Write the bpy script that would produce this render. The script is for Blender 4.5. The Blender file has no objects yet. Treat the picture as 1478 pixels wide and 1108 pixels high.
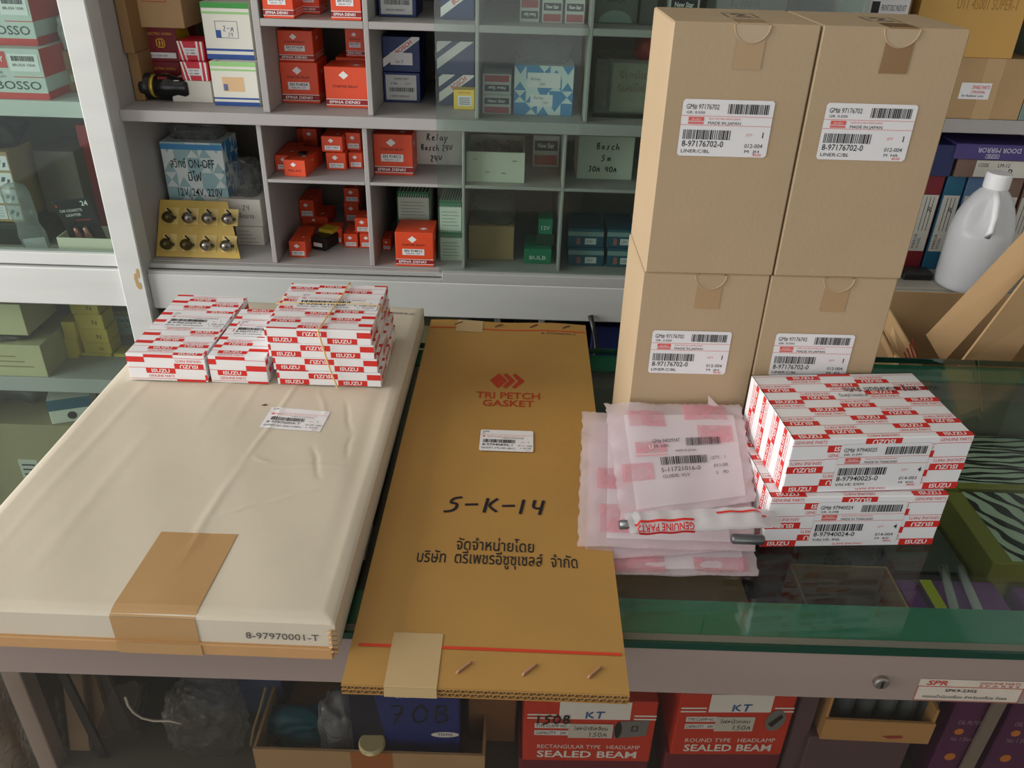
import bpy, bmesh, math, random
from mathutils import Vector as V, Matrix
random.seed(7)
C = bpy.context.scene.collection
sc = bpy.context.scene
# ------------------------------------------------------------------ camera
FPX, PITCH, ROLL, YAW = 1192.46, 0.52797, 0.03062, -0.000975
ZC = 0.95                                    # counter glass height
EYE = V((0, 0, ZC + 0.6))
cy_, sy_, cp_, sp_ = math.cos(YAW), math.sin(YAW), math.cos(PITCH), math.sin(PITCH)
FW = V((sy_*cp_, cy_*cp_, -sp_)); R0 = V((cy_, -sy_, 0)); U0 = R0.cross(FW)
RT = R0*math.cos(ROLL) + U0*math.sin(ROLL); UP = U0*math.cos(ROLL) - R0*math.sin(ROLL)
camd = bpy.data.cameras.new('camera'); cam = bpy.data.objects.new('camera', camd); C.objects.link(cam)
camd.sensor_fit = 'HORIZONTAL'; camd.sensor_width = 36; camd.lens = FPX/1478*36
camd.clip_start = 0.02
cam.matrix_world = Matrix(((RT.x, UP.x, -FW.x, EYE.x), (RT.y, UP.y, -FW.y, EYE.y), (RT.z, UP.z, -FW.z, EYE.z), (0, 0, 0, 1)))
sc.camera = cam
# ------------------------------------------------------------------ light
w = bpy.data.worlds.new('world'); sc.world = w; w.use_nodes = True
w.node_tree.nodes['Background'].inputs[0].default_value = (0.95, 0.97, 1.0, 1)
w.node_tree.nodes['Background'].inputs[1].default_value = 0.55
def area(name, loc, target, sx, sy, power, col):
    l = bpy.data.lights.new(name, 'AREA'); l.shape = 'RECTANGLE'; l.size = sx; l.size_y = sy; l.energy = power; l.color = col
    o = bpy.data.objects.new(name, l); C.objects.link(o); o.location = loc
    o.rotation_euler = (V(target) - V(loc)).to_track_quat('-Z', 'Y').to_euler()
    return o
# daylight through the two open sides of the shop, in the planes of the openings
area('open_shop_side_left_offscreen', (-3.0, 0.40, 1.60), (0.0, 0.75, 1.15), 2.4, 1.9, 100, (1.0, 0.97, 0.94))
area('open_shopfront_offscreen', (0.0, -4.2, 1.55), (0.0, 0.0, 1.3), 5.0, 2.3, 24, (1.0, 0.96, 0.92))
sc.view_settings.view_transform = 'Standard'; sc.view_settings.look = 'None'
sc.view_settings.gamma = 1; sc.view_settings.use_curve_mapping = False
sc.view_settings.exposure = 0.2
sc.cycles.transparent_max_bounces = 24

# ------------------------------------------------------------------ measuring helpers (pixel of the photograph -> point on a real plane)
def ray(px, py): return FW*FPX + RT*(px-739) + UP*(554-py)
def at_y(px, py, y): d = ray(px, py); return EYE + d*((y-EYE.y)/d.y)
def at_z(px, py, z): d = ray(px, py); return EYE + d*((z-EYE.z)/d.z)

# ------------------------------------------------------------------ materials
def lin(c):
    c = c/255.0
    return c/12.92 if c <= 0.04045 else ((c+0.055)/1.055)**2.4
def L(rgb): return (lin(rgb[0]), lin(rgb[1]), lin(rgb[2]), 1)
MATS = {}
def M(name, rgb, rough=0.6, var=0.0, scale=30, bump=0.0, metal=0.0, stretch=None, spec=0.5, bscale=None):
    if name in MATS: return MATS[name]
    m = bpy.data.materials.new(name); m.use_nodes = True; nt = m.node_tree; b = nt.nodes['Principled BSDF']
    b.inputs['Roughness'].default_value = rough; b.inputs['Metallic'].default_value = metal
    b.inputs['Specular IOR Level'].default_value = spec
    c = L(rgb); b.inputs['Base Color'].default_value = c
    if var or bump:
        tc = nt.nodes.new('ShaderNodeTexCoord'); mp = nt.nodes.new('ShaderNodeMapping'); nz = nt.nodes.new('ShaderNodeTexNoise')
        nt.links.new(tc.outputs['Object'], mp.inputs[0]); nt.links.new(mp.outputs[0], nz.inputs['Vector'])
        if stretch: mp.inputs['Scale'].default_value = stretch
        nz.inputs['Scale'].default_value = scale; nz.inputs['Detail'].default_value = 5
        if var:
            rp = nt.nodes.new('ShaderNodeValToRGB'); e = rp.color_ramp.elements
            e[0].position = 0.3; e[1].position = 0.7
            e[0].color = tuple(x*(1-var) for x in c[:3])+(1,); e[1].color = tuple(min(1, x*(1+var)) for x in c[:3])+(1,)
            nt.links.new(nz.outputs['Fac'], rp.inputs[0]); nt.links.new(rp.outputs[0], b.inputs['Base Color'])
        if bump:
            bp = nt.nodes.new('ShaderNodeBump'); bp.inputs['Strength'].default_value = bump; bp.inputs['Distance'].default_value = 0.002
            src = nz
            if bscale:
                src = nt.nodes.new('ShaderNodeTexNoise'); src.inputs['Scale'].default_value = bscale; src.inputs['Detail'].default_value = 4
                nt.links.new(mp.outputs[0], src.inputs['Vector'])
            nt.links.new(src.outputs['Fac'], bp.inputs['Height']); nt.links.new(bp.outputs[0], b.inputs['Normal'])
    MATS[name] = m; return m
def GLASS(name, tint, ior=1.45, rough=0.02, haze=0.0, hazecol=(200, 200, 200), bump=0.0, bscale=20):
    if name in MATS: return MATS[name]
    m = bpy.data.materials.new(name); m.use_nodes = True; nt = m.node_tree; nt.nodes.clear()
    o = nt.nodes.new('ShaderNodeOutputMaterial'); t = nt.nodes.new('ShaderNodeBsdfTransparent'); g = nt.nodes.new('ShaderNodeBsdfGlossy')
    t.inputs[0].default_value = L(tint); g.inputs['Roughness'].default_value = rough
    mx = nt.nodes.new('ShaderNodeMixShader'); fr = nt.nodes.new('ShaderNodeLayerWeight')
    pw = nt.nodes.new('ShaderNodeMath'); pw.operation = 'POWER'; pw.inputs[1].default_value = 5.0; nt.links.new(fr.outputs['Facing'], pw.inputs[0])
    r0 = ((ior-1)/(ior+1))**2; ma = nt.nodes.new('ShaderNodeMath'); ma.operation = 'MULTIPLY_ADD'; ma.inputs[1].default_value = 1-r0; ma.inputs[2].default_value = r0
    nt.links.new(pw.outputs[0], ma.inputs[0]); nt.links.new(ma.outputs[0], mx.inputs[0]); base = t
    if haze:
        d = nt.nodes.new('ShaderNodeBsdfDiffuse'); d.inputs[0].default_value = L(hazecol)
        tl = nt.nodes.new('ShaderNodeBsdfTranslucent'); tl.inputs[0].default_value = L(hazecol)
        m0 = nt.nodes.new('ShaderNodeMixShader'); m0.inputs[0].default_value = 0.45
        nt.links.new(d.outputs[0], m0.inputs[1]); nt.links.new(tl.outputs[0], m0.inputs[2])
        m2 = nt.nodes.new('ShaderNodeMixShader'); m2.inputs[0].default_value = haze
        nt.links.new(t.outputs[0], m2.inputs[1]); nt.links.new(m0.outputs[0], m2.inputs[2]); base = m2
    if bump:
        tc = nt.nodes.new('ShaderNodeTexCoord'); nz = nt.nodes.new('ShaderNodeTexNoise'); bp = nt.nodes.new('ShaderNodeBump')
        nz.inputs['Scale'].default_value = bscale; nz.inputs['Detail'].default_value = 3; nz.inputs['Distortion'].default_value = 1.5
        bp.inputs['Strength'].default_value = bump; bp.inputs['Distance'].default_value = 0.01
        nt.links.new(tc.outputs['Object'], nz.inputs['Vector']); nt.links.new(nz.outputs['Fac'], bp.inputs['Height'])
        nt.links.new(bp.outputs[0], g.inputs['Normal']); nt.links.new(bp.outputs[0], fr.inputs['Normal'])
    nt.links.new(base.outputs[0], mx.inputs[1]); nt.links.new(g.outputs[0], mx.inputs[2]); nt.links.new(mx.outputs[0], o.inputs[0])
    MATS[name] = m; return m
INK = M('black_ink', (25, 25, 30), 0.6)
RED = M('red_ink', (214, 40, 34), 0.5)
PALERED = M('pale_red_ink', (222, 92, 84), 0.5)
WHITE = M('white_paper', (232, 232, 234), 0.5)
WINK = M('white_ink', (240, 238, 236), 0.5)
KRAFT = M('kraft_board', (178, 146, 105), 0.75, 0.06, 14, 0.15, bscale=160)
LINER = M('tan_board', (182, 159, 127), 0.7, 0.04, 10, 0.1, bscale=200)
GOLD = M('golden_kraft_board', (178, 136, 72), 0.42, 0.05, 9, 0.1, bscale=120)
CREAM = M('cream_board', (208, 198, 178), 0.6, 0.025, 12, 0.12, bscale=60)
TAPE = M('brown_parcel_tape', (182, 144, 96), 0.35, 0.03, 25)
PTAPE = M('matte_clear_tape', (190, 164, 120), 0.3)
DKRAFT = M('dark_board_edge', (96, 68, 38), 0.9)
GLOSSW = M('white_glossy_card', (238, 238, 240), 0.32)
ALU = M('anodised_aluminium', (176, 178, 176), 0.45, 0.05, 6, 0.05, metal=0.0, stretch=(0.4, 4, 4))
ALUB = M('brownish_aluminium', (146, 130, 122), 0.4, 0.05, 4, 0.0, stretch=(0.5, 4, 4))
WPAINT = M('white_painted_wood', (200, 203, 200), 0.5, 0.05, 7, 0.08, stretch=(.5, 3, 3))
SHGREY = M('grey_laminate', (168, 165, 163), 0.6, 0.05, 8)
BACKP = M('dusty_back_panel', (120, 112, 100), 0.8, 0.1, 6)
GT = GLASS('counter_glass', (242, 249, 245), 1.5, 0.015)
GEDGE = M('green_glass_edge', (10, 58, 44), 0.12)
GSTRIP = M('green_glass_strip', (40, 112, 86), 0.1, 0.06, 5, stretch=(.6, 6, 6))
GDOOR = GLASS('door_glass', (238, 246, 242), 1.45, 0.03, 0.04, (170, 178, 174))
CLEAR = GLASS('clear_wrinkled_plastic', (236, 238, 236), 1.5, 0.12, 0.10, (225, 225, 225), 1.0, 45)
FILM = GLASS('pink_tinted_film', (253, 247, 249), 1.6, 0.10, 0.44, (252, 243, 246), 0.5, 35)
FILM2 = GLASS('milky_bag_film', (253, 247, 249), 1.6, 0.10, 0.5, (252, 244, 247), 0.6, 30)
PINK = M('faded_pink_print', (236, 150, 158), 0.5)
BLACKP = M('black_plastic', (26, 26, 28), 0.35)
STEEL = M('bright_steel', (170, 165, 158), 0.3, metal=1.0)

# ------------------------------------------------------------------ mesh builders
class G:
    def __init__(s): s.v = []; s.f = []
    def add(s, vs, fs):
        n = len(s.v); s.v += [tuple(p) for p in vs]; s.f += [tuple(i+n for i in f) for f in fs]; return s
    def box(s, x0, x1, y0, y1, z0, z1):
        return s.add([(x0,y0,z0),(x1,y0,z0),(x1,y1,z0),(x0,y1,z0),(x0,y0,z1),(x1,y0,z1),(x1,y1,z1),(x0,y1,z1)],
                     [(0,3,2,1),(4,5,6,7),(0,1,5,4),(1,2,6,5),(2,3,7,6),(3,0,4,7)])
    def plate(s, quad, t):          # four points + thickness along the normal
        q = [V(p) for p in quad]; n = (q[1]-q[0]).cross(q[3]-q[0]).normalized()*t
        return s.add(q+[p-n for p in q], [(0,1,2,3),(7,6,5,4),(0,4,5,1),(1,5,6,2),(2,6,7,3),(3,7,4,0)])
    def prism(s, pts, y0, y1):      # polygon in xz, extruded along y
        n = len(pts)
        s.add([(p[0], y0, p[1]) for p in pts]+[(p[0], y1, p[1]) for p in pts],
              [tuple(range(n)), tuple(range(2*n-1, n-1, -1))]+[((i+1) % n, i, n+i, n+(i+1) % n) for i in range(n)]); return s
    def lathe(s, prof, n=24, axis='z', c=(0,0,0), cap=True):
        vs = []; fs = []
        for r, h in prof:
            for i in range(n):
                a = 2*math.pi*i/n; x, y = r*math.cos(a), r*math.sin(a)
                p = (x, y, h) if axis == 'z' else ((h, x, y) if axis == 'x' else (x, h, y))
                vs.append((p[0]+c[0], p[1]+c[1], p[2]+c[2]))
        for k in range(len(prof)-1):
            for i in range(n): j = (i+1) % n; fs.append((k*n+i, k*n+j, (k+1)*n+j, (k+1)*n+i))
        if cap: fs += [tuple(range(n-1, -1, -1)), tuple(range((len(prof)-1)*n, len(prof)*n))]
        return s.add(vs, fs)
    def tube(s, pts, r, n=8):
        pts = [V(p) for p in pts]; vs = []; fs = []
        for k, p in enumerate(pts):
            t = (pts[min(k+1, len(pts)-1)]-pts[max(k-1, 0)]).normalized()
            a = t.cross(V((0, 0, 1)));
            if a.length < 1e-3: a = t.cross(V((0, 1, 0)))
            a.normalize(); b = t.cross(a)
            for i in range(n): th = 2*math.pi*i/n; vs.append(p+a*r*math.cos(th)+b*r*math.sin(th))
        for k in range(len(pts)-1):
            for i in range(n): j = (i+1) % n; fs.append((k*n+i, k*n+j, (k+1)*n+j, (k+1)*n+i))
        fs += [tuple(range(n-1, -1, -1)), tuple(range((len(pts)-1)*n, len(pts)*n))]
        return s.add(vs, fs)
    def grid(s, fn, nu, nv):
        vs = [fn(i/nu, j/nv) for j in range(nv+1) for i in range(nu+1)]
        return s.add(vs, [(j*(nu+1)+i, j*(nu+1)+i+1, (j+1)*(nu+1)+i+1, (j+1)*(nu+1)+i) for j in range(nv) for i in range(nu)])
    def build(s, name, mat, parent=None, bevel=0, smooth=False, seg=1):
        me = bpy.data.meshes.new(name); me.from_pydata(s.v, [], s.f); me.update()
        if bevel:
            bm = bmesh.new(); bm.from_mesh(me)
            bmesh.ops.bevel(bm, geom=bm.edges[:], offset=bevel, segments=seg, affect='EDGES', profile=0.5)
            bm.to_mesh(me); bm.free()
        if smooth: me.polygons.foreach_set('use_smooth', [True]*len(me.polygons))
        o = bpy.data.objects.new(name, me); C.objects.link(o); me.materials.append(mat)
        if parent: o.parent = parent
        return o
def tag(o, label, cat, group=None):
    o['label'] = label; o['category'] = cat
    if group: o['group'] = group
    return o
def empty(name, label, cat, loc=(0,0,0), rz=0, group=None):
    o = bpy.data.objects.new(name, None); C.objects.link(o); o.location = loc; o.rotation_euler = (0, 0, rz)
    o.empty_display_size = 0.05
    return tag(o, label, cat, group)
def struct(o): o['kind'] = 'structure'; return o

# ------------------------------------------------------------------ flat print
TXT = {}
def text_poly(s, off=0.0):
    k = (s, off)
    if k in TXT: return TXT[k]
    cu = bpy.data.curves.new('t', 'FONT'); cu.body = s; cu.size = 1; cu.resolution_u = 2; cu.fill_mode = 'FRONT'; cu.offset = off
    o = bpy.data.objects.new('t', cu); C.objects.link(o)
    dg = bpy.context.evaluated_depsgraph_get(); ev = o.evaluated_get(dg); me = ev.to_mesh()
    vs = [(v.co.x, v.co.y) for v in me.vertices]; fs = [tuple(p.vertices) for p in me.polygons]
    ev.to_mesh_clear(); bpy.data.objects.remove(o); bpy.data.curves.remove(cu)
    TXT[k] = (vs, fs); return TXT[k]
CAP = 0.682
GL = {  # pen strokes for handwriting
 '0': [[(.5,1),(.1,.75),(.05,.35),(.4,0),(.85,.2),(.95,.65),(.5,1)]], '1': [[(.3,1),(.35,0)]], '2': [[(.1,.8),(.5,1),(.85,.75),(.1,0),(.95,.05)]],
 '3': [[(.1,.9),(.8,1),(.4,.55),(.9,.3),(.1,0)]], '4': [[(.15,1),(.1,.4),(.8,.45)],[(.75,1),(.7,0)]],
 '5': [[(.95,1.0),(.35,.93),(.25,.55),(.75,.6),(.85,.25),(.55,.02),(.05,-.02)]], '7': [[(.05,.95),(.9,1),(.3,0)],[(.3,.5),(.8,.55)]],
 '-': [[(.05,.5),(.95,.55)]], 'A': [[(0,0),(.5,1),(.9,0)],[(.2,.4),(.75,.4)]], 'B': [[(.15,1),(.1,0),(.85,.15),(.8,.45),(.2,.52),(.75,.75),(.6,1),(.1,.95)]],
 'K': [[(.2,1),(.25,0)],[(.9,1.0),(.3,.5),(1.1,.08)]], 'T': [[(0,.95),(1,1)],[(.5,1),(.45,0)]], 'R': [[(.15,1),(.15,0)],[(.1,.95),(.8,.85),(.2,.5),(.95,0)]],
 'V': [[(0,1),(.4,0),(.9,1)]], 'e': [[(.1,.3),(.8,.4),(.5,.6),(.15,.3),(.4,0),(.9,.1)]], 'l': [[(.5,1),(.4,.1),(.7,0)]],
 'a': [[(.8,.55),(.2,.5),(.2,.05),(.75,.15),(.8,.55),(.95,0)]], 'y': [[(.1,.6),(.4,.15)],[(.9,.6),(.2,-.4)]], 'o': [[(.5,.6),(.1,.3),(.45,0),(.85,.3),(.5,.6)]],
 's': [[(.8,.6),(.25,.45),(.7,.2),(.1,0)]], 'c': [[(.85,.5),(.4,.6),(.15,.25),(.5,0),(.9,.1)]], 'h': [[(.15,1),(.15,0)],[(.15,.4),(.7,.5),(.8,0)]],
 'm': [[(.05,.6),(.1,0)],[(.1,.5),(.4,.6),(.45,0)],[(.45,.5),(.85,.6),(.95,0)]], '%': [[(.1,.8),(.3,.9),(.2,.6)],[(.9,1),(.1,0)],[(.7,.3),(.9,.3),(.8,0)]],
}
class P:
    def __init__(s): s.v = []; s.f = []
    def add(s, vs, fs): n = len(s.v); s.v += vs; s.f += [tuple(i+n for i in f) for f in fs]
    def rect(s, u0, v0, u1, v1): s.add([(u0,v0),(u1,v0),(u1,v1),(u0,v1)], [(0,1,2,3)]); return s
    def poly(s, pts): s.add(list(pts), [tuple(range(len(pts)))]); return s
    def frame(s, u0, v0, u1, v1, t): s.rect(u0,v0,u1,v0+t); s.rect(u0,v1-t,u1,v1); s.rect(u0,v0,u0+t,v1); s.rect(u1-t,v0,u1,v1); return s
    def disc(s, u, v, r, n=20, ry=None): return s.poly([(u+r*math.cos(6.2832*i/n), v+(ry or r)*math.sin(6.2832*i/n)) for i in range(n)])
    def text(s, t, u, v, h, w=None, inv=False, al='l', bold=0.0, shear=0.0, rot=0):
        vs, fs = text_poly(t, bold)
        if not vs: return s
        x0 = min(p[0] for p in vs); x1 = max(p[0] for p in vs); k = h/CAP; kx = k if w is None else w/max(1e-6, x1-x0)
        W = (x1-x0)*kx; q = [((p[0]-x0)*kx + shear*p[1]*k, p[1]*k) for p in vs]
        if al == 'c': q = [(a-W/2, b) for a, b in q]
        if al == 'r': q = [(a-W, b) for a, b in q]
        if inv:
            q = [((W-a) if al == 'l' else -a, h-b) for a, b in q]
        if rot == 90: q = [(-b, a) for a, b in q]
        if rot == -90: q = [(b, -a) for a, b in q]
        s.add([(a+u, b+v) for a, b in q], fs); return s
    def stroke(s, pts, wd):
        pts = [V((p[0], p[1])) for p in pts]; n = len(pts); L_ = []; R_ = []
        for i in range(n):
            t = (pts[min(i+1, n-1)]-pts[max(i-1, 0)]).normalized(); m = V((-t.y, t.x))*wd/2
            L_.append(tuple(pts[i]+m)); R_.append(tuple(pts[i]-m))
        s.add(L_+R_, [(n+i, n+i+1, i+1, i) for i in range(n-1)]); return s
    def hand(s, t, u, v, h, adv=0.75, wd=None, shear=0.1):
        wd = wd or h*0.1; x = u
        for ch in t:
            if ch in GL:
                cw = h*(adv*.78 if ch not in '1l' else adv*.4)
                for line in GL[ch]:
                    pts = []
                    for i in range(len(line)-1):          # smooth the polyline a little
                        a, b = line[i], line[i+1]
                        pts += [a, ((a[0]*2+b[0])/3, (a[1]*2+b[1])/3), ((a[0]+2*b[0])/3, (a[1]+2*b[1])/3)]
                    pts.append(line[-1])
                    for _ in range(2):
                        pts = [pts[0]]+[((pts[i-1][0]+2*pts[i][0]+pts[i+1][0])/4, (pts[i-1][1]+2*pts[i][1]+pts[i+1][1])/4) for i in range(1, len(pts)-1)]+[pts[-1]]
                    s.stroke([(x+p[0]*cw+shear*p[1]*h, v+p[1]*h) for p in pts], wd)
                x += cw+h*adv*.22
            else: x += h*adv*.5
        return s
    def barcode(s, u0, v0, u1, v1, seed=1):
        r = random.Random(seed); u = u0
        while u < u1:
            a = (u1-u0)/62*r.choice((1, 1, 2)); s.rect(u, v0, min(u+a, u1), v1); u += a+(u1-u0)/62*r.choice((.8, 1, 1.6))
        return s
    def build(s, name, face, eps, mat, parent):
        if not s.v: return None
        if callable(face): vs = [face(a, b, eps) for a, b in s.v]
        else:
            O, U_, V_ = face; N = U_.cross(V_); vs = [O+U_*a+V_*b+N*eps for a, b in s.v]
        me = bpy.data.meshes.new(name); me.from_pydata([tuple(p) for p in vs], [], s.f); me.update()
        me.materials.append(mat)
        o = bpy.data.objects.new(name, me); C.objects.link(o); o.parent = parent; return o
X_, Y_, Z_ = V((1,0,0)), V((0,1,0)), V((0,0,1))
def faces(w, d, h): return {'front': (V((0,0,0)), X_, Z_), 'right': (V((w,0,0)), Y_, Z_), 'left': (V((0,d,0)), -Y_, Z_), 'top': (V((0,0,h)), X_, Y_)}
def sub(face, u, v): return (face[0]+face[1]*u+face[2]*v, face[1], face[2])
DIM = {}
def carton(name, label, cat, loc, rz, dim, mat, group=None, bevel=0.0012, flap=False):
    w_, d_, h_ = dim; g = G().box(0, w_, 0, d_, 0, h_)
    o = g.build(name, mat, None, min(bevel, min(dim)*.2)); o.location = loc; o.rotation_euler = (0, 0, rz); tag(o, label, cat, group)
    DIM[o.name] = dim; o['w'] = 0; del o['w']
    return o
def F(o): return faces(*DIM[o.name])
def topz(o): return o.location.z + DIM[o.name][2]

# ------------------------------------------------------------------ the room
floor = struct(G().box(-3.05, 3.2, -4.2, 1.95, -0.05, 0).build('floor', M('grey_terrazzo', (128, 124, 118), 0.5, 0.12, 18)))
struct(G().box(-3.05, 3.2, 1.95, 2.05, 0, 2.9).build('wall_back', M('painted_plaster', (196, 194, 186), 0.8, 0.04, 5)))
struct(G().box(3.2, 3.3, -4.2, 2.05, 0, 2.9).build('wall_right', MATS['painted_plaster']))
struct(G().box(-3.05, 3.3, -4.2, 2.05, 2.9, 2.98).build('ceiling', M('ceiling_board', (206, 204, 198), 0.8)))
# ------------------------------------------------------------------ back shelving cabinet
YS, YB = 1.50, 1.86
ZF, ZM, ZU, ZH = 0.931, 1.216, 1.370, 1.096      # tops: lower floor, middle shelf, upper shelf, half shelf
def sx(px, py): return at_y(px, py, YS).x
cab = empty('shelving_cabinet', 'tall built-in wall cabinet with grey pigeonholes and glass sliding doors', 'shelving unit', (0, 1.68, 0))
def cp(name, m, *boxes, bevel=0.001):
    g = G()
    for b in boxes: g.box(b[0], b[1], b[2]-1.68, b[3]-1.68, b[4], b[5])
    return g.build(name, m, cab, bevel)
PX0, PX1 = sx(103, 0), sx(143, 0)
XL, XR, XU = -1.32, 1.30, 0.56
cp('post', WPAINT, (PX0, PX1, YS-.05, YS-.004, 0, 2.1), bevel=.002)
cp('side_panel', SHGREY, (PX1-.012, PX1, YS-.004, YB, 0, 2.1))
cp('post', WPAINT, (XL-.05, XL, YS-.04, YB, 0, 2.1))
cp('post', WPAINT, (XR, XR+.05, YS-.04, YB, 0, 2.1))
cp('back_panel', BACKP, (XL, XR, YB, YB+.012, 0, 2.1))
cp('beam', WPAINT, (XL, PX0, YS-.035, YS, .844, .921), bevel=.002)
cp('beam', WPAINT, (PX1, XR, YS-.035, YS, .842, .915), bevel=.002)
cp('ledge', M('worn_grey_ledge', (176, 172, 160), .6, .12, 9), (XL, XR, YS, YB, .900, .921))
cp('base_plinth', SHGREY, (XL, XR, YS, YB, 0, .06))
cp('top_board', WPAINT, (XL, XR, YS-.02, YB, 2.1, 2.13))
cp('door_rail', WPAINT, (XL, PX0, YS-.028, YS-.004, .925, .949))
cp('shelf_board', WPAINT, (XL, PX0, YS-.004, YB, 1.197, 1.225))
cp('shelf_board', SHGREY, (PX1, XU, YS-.004, YB, .921, ZF))
cp('shelf_board', SHGREY, (PX1, XU, YS-.012, YB, 1.196, ZM))
cp('shelf_board', SHGREY, (XU, XR, YS+.075, YB, 1.201, 1.226))
cp('shelf_board', SHGREY, (XL, XR, YS, YB, 1.72, 1.74))
cp('shelf_board', SHGREY, (XL, XR, YS, YB, .62, .654))
cp('door_track', ALU, (PX1, sx(640, 390), YS-.02, YS-.008, .921, .930))
cp('door_track', ALU, (PX1, sx(640, 390), YS-.034, YS-.024, .915, .921))
D = {}
def divider(n, px, py, z0, z1, t=.009, y0=YS):
    x = sx(px, py); D[n] = x; cp('divider', SHGREY, (x, x+t, y0, YB, z0, z1))
divider('a', 380, 156, ZM, 1.72, .012)
divider('b', 531, 150, ZM, 1.72)
divider('c', 686, 150, ZM, 1.72, .006)
divider('d', 844, 150, ZM, 1.72, .006)
divider('e', 379, 260, ZF, 1.196)
divider('f', 527, 262, ZF, 1.196)
divider('g', 667, 262, ZF, 1.196, .005)
divider('h', 811, 266, ZF, 1.196, .005)
cp('side_panel', SHGREY, (XU, XU+.012, YS, YB, .921, 1.72))
cp('shelf_board', SHGREY, (D['a']+.012, D['b'], YS, YB, ZU-.012, ZU))
cp('shelf_board', SHGREY, (D['b']+.009, D['c'], YS, YB, ZU-.012, ZU))
cp('shelf_board', SHGREY, (D['c']+.006, D['d'], YS, YB, ZU-.012, ZU))
cp('shelf_board', SHGREY, (D['d']+.006, XU, YS, YB, ZU-.012, ZU))
cp('half_shelf', SHGREY, (D['e']+.009, D['f'], YS, YB, ZH-.006, ZH))
cp('half_shelf', SHGREY, (D['f']+.009, D['g'], YS, YB, ZH-.006, ZH))
cp('half_shelf', SHGREY, (D['g']+.005, D['h'], YS, YB, ZH-.006, ZH))
cp('half_shelf', SHGREY, (D['h']+.005, XU, YS, YB, ZH-.006, ZH))
GX = sx(632, 200)
cp('glass_door', GDOOR, (GX, XU, YS-.022, YS-.018, .928, 1.72), bevel=0)
cp('door_rail', ALU, (sx(640, 390), XU, YS-.034, YS-.012, .915, .935))
cp('glass_door', GDOOR, (XL, PX0, YS-.018, YS-.014, .949, 1.72), bevel=0)
# lower cabinet: mullions and doors
for px in (718, 782, 500): x = sx(px, 462); cp('mullion', SHGREY, (x-.006, x+.006, YS-.004, YS+.02, .06, .842))
cp('glass_door', GDOOR, (XL, PX0, YS-.018, YS-.014, .06, .844), bevel=0)
cp('glass_door', GDOOR, (PX1, sx(718, 462), YS-.018, YS-.014, .06, .842), bevel=0)
cp('divider', SHGREY, (.35, .36, YS, YB, .06, .9))
# chipped paint on the post
for (px, py, rx, rz) in ((196, 402, .004, .012), (201, 412, .006, .008), (199, 394, .003, .01)):
    p = at_y(px, py, YS-.05); q = P()
    q.poly([(rx*math.cos(t)*random.uniform(.6, 1.2), rz*math.sin(t)*random.uniform(.7, 1.2)) for t in [i*.5236 for i in range(12)]])
    q.build('paint_chip', (V((p.x, p.y-1.68, p.z)), X_, Z_), .0004, M('bare_wood_chip', (178, 146, 96), .8), cab)

# ------------------------------------------------------------------ glass display counter
YC, YK = 0.553, 1.145
ct = empty('display_counter', 'glass-topped display counter with a brownish aluminium front rail and green glass edge', 'counter', (0, .85, 0))
def kp(name, m, x0, x1, y0, y1, z0, z1, bevel=0.001): return G().box(x0, x1, y0-.85, y1-.85, z0, z1).build(name, m, ct, bevel)
CX0, CX1 = -.515, 1.35
kp('glass_top', GT, CX0, CX1, YC+.003, YK, ZC-.008, ZC, 0)
kp('glass_edge', GEDGE, CX0, CX1, YC, YC+.0032, ZC-.008, ZC, 0)
kp('glass_edge', GEDGE, CX0, CX1, YK-.0002, YK+.003, ZC-.008, ZC, 0)
rail = kp('front_rail', ALUB, CX0, CX1, YC+.001, YC+.02, ZC-.071, ZC-.008)
kp('rail_flange', GSTRIP, CX0, CX1, YC+.02, YC+.066, ZC-.014, ZC-.0085)
kp('rail_flange', GSTRIP, CX0, CX1, YK-.05, YK-.004, ZC-.014, ZC-.0085)
kp('back_rail', ALUB, CX0, CX1, YK-.02, YK, ZC-.06, ZC-.014)
kp('front_glass', GLASS('front_pane', (240, 238, 234), 1.4, .03), CX0, CX1, YC+.008, YC+.013, .12, ZC-.0711, 0)
kp('inner_shelf', M('inner_shelf_board', (118, 106, 92), .6, .08, 8), CX0, CX1, YC+.02, YK-.01, .56, .58)
kp('base', ALUB, CX0, CX1, YC+.005, YK, 0, .12)
kp('back_board', M('counter_back_board', (126, 128, 112), .6, .06, 6), CX0, CX1, YK-.012, YK-.002, .12, ZC-.06)
for x in (CX0, CX1-.02): kp('corner_post', ALUB, x, x+.02, YC+.02, YC+.04, .12, ZC-.014); kp('corner_post', ALUB, x, x+.02, YK-.04, YK-.02, .12, ZC-.06)
kp('end_panel', M('dark_end_panel', (92, 78, 70), .6), CX0, CX0+.005, YC+.04, YK-.04, .12, ZC-.0145)
# lock on the rail
p = at_y(1271, 983, YC)
lk = G().lathe([(.0075, 0), (.0075, -.004), (.006, -.0055), (.0, -.0055)], 20, 'y', (p.x, YC-.85+.001, p.z), False).build('lock', STEEL, ct)
G().box(p.x-.001, p.x+.001, YC-.85-.0052, YC-.85-.0045, p.z-.004, p.z+.004).build('keyhole', BLACKP, lk)
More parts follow.
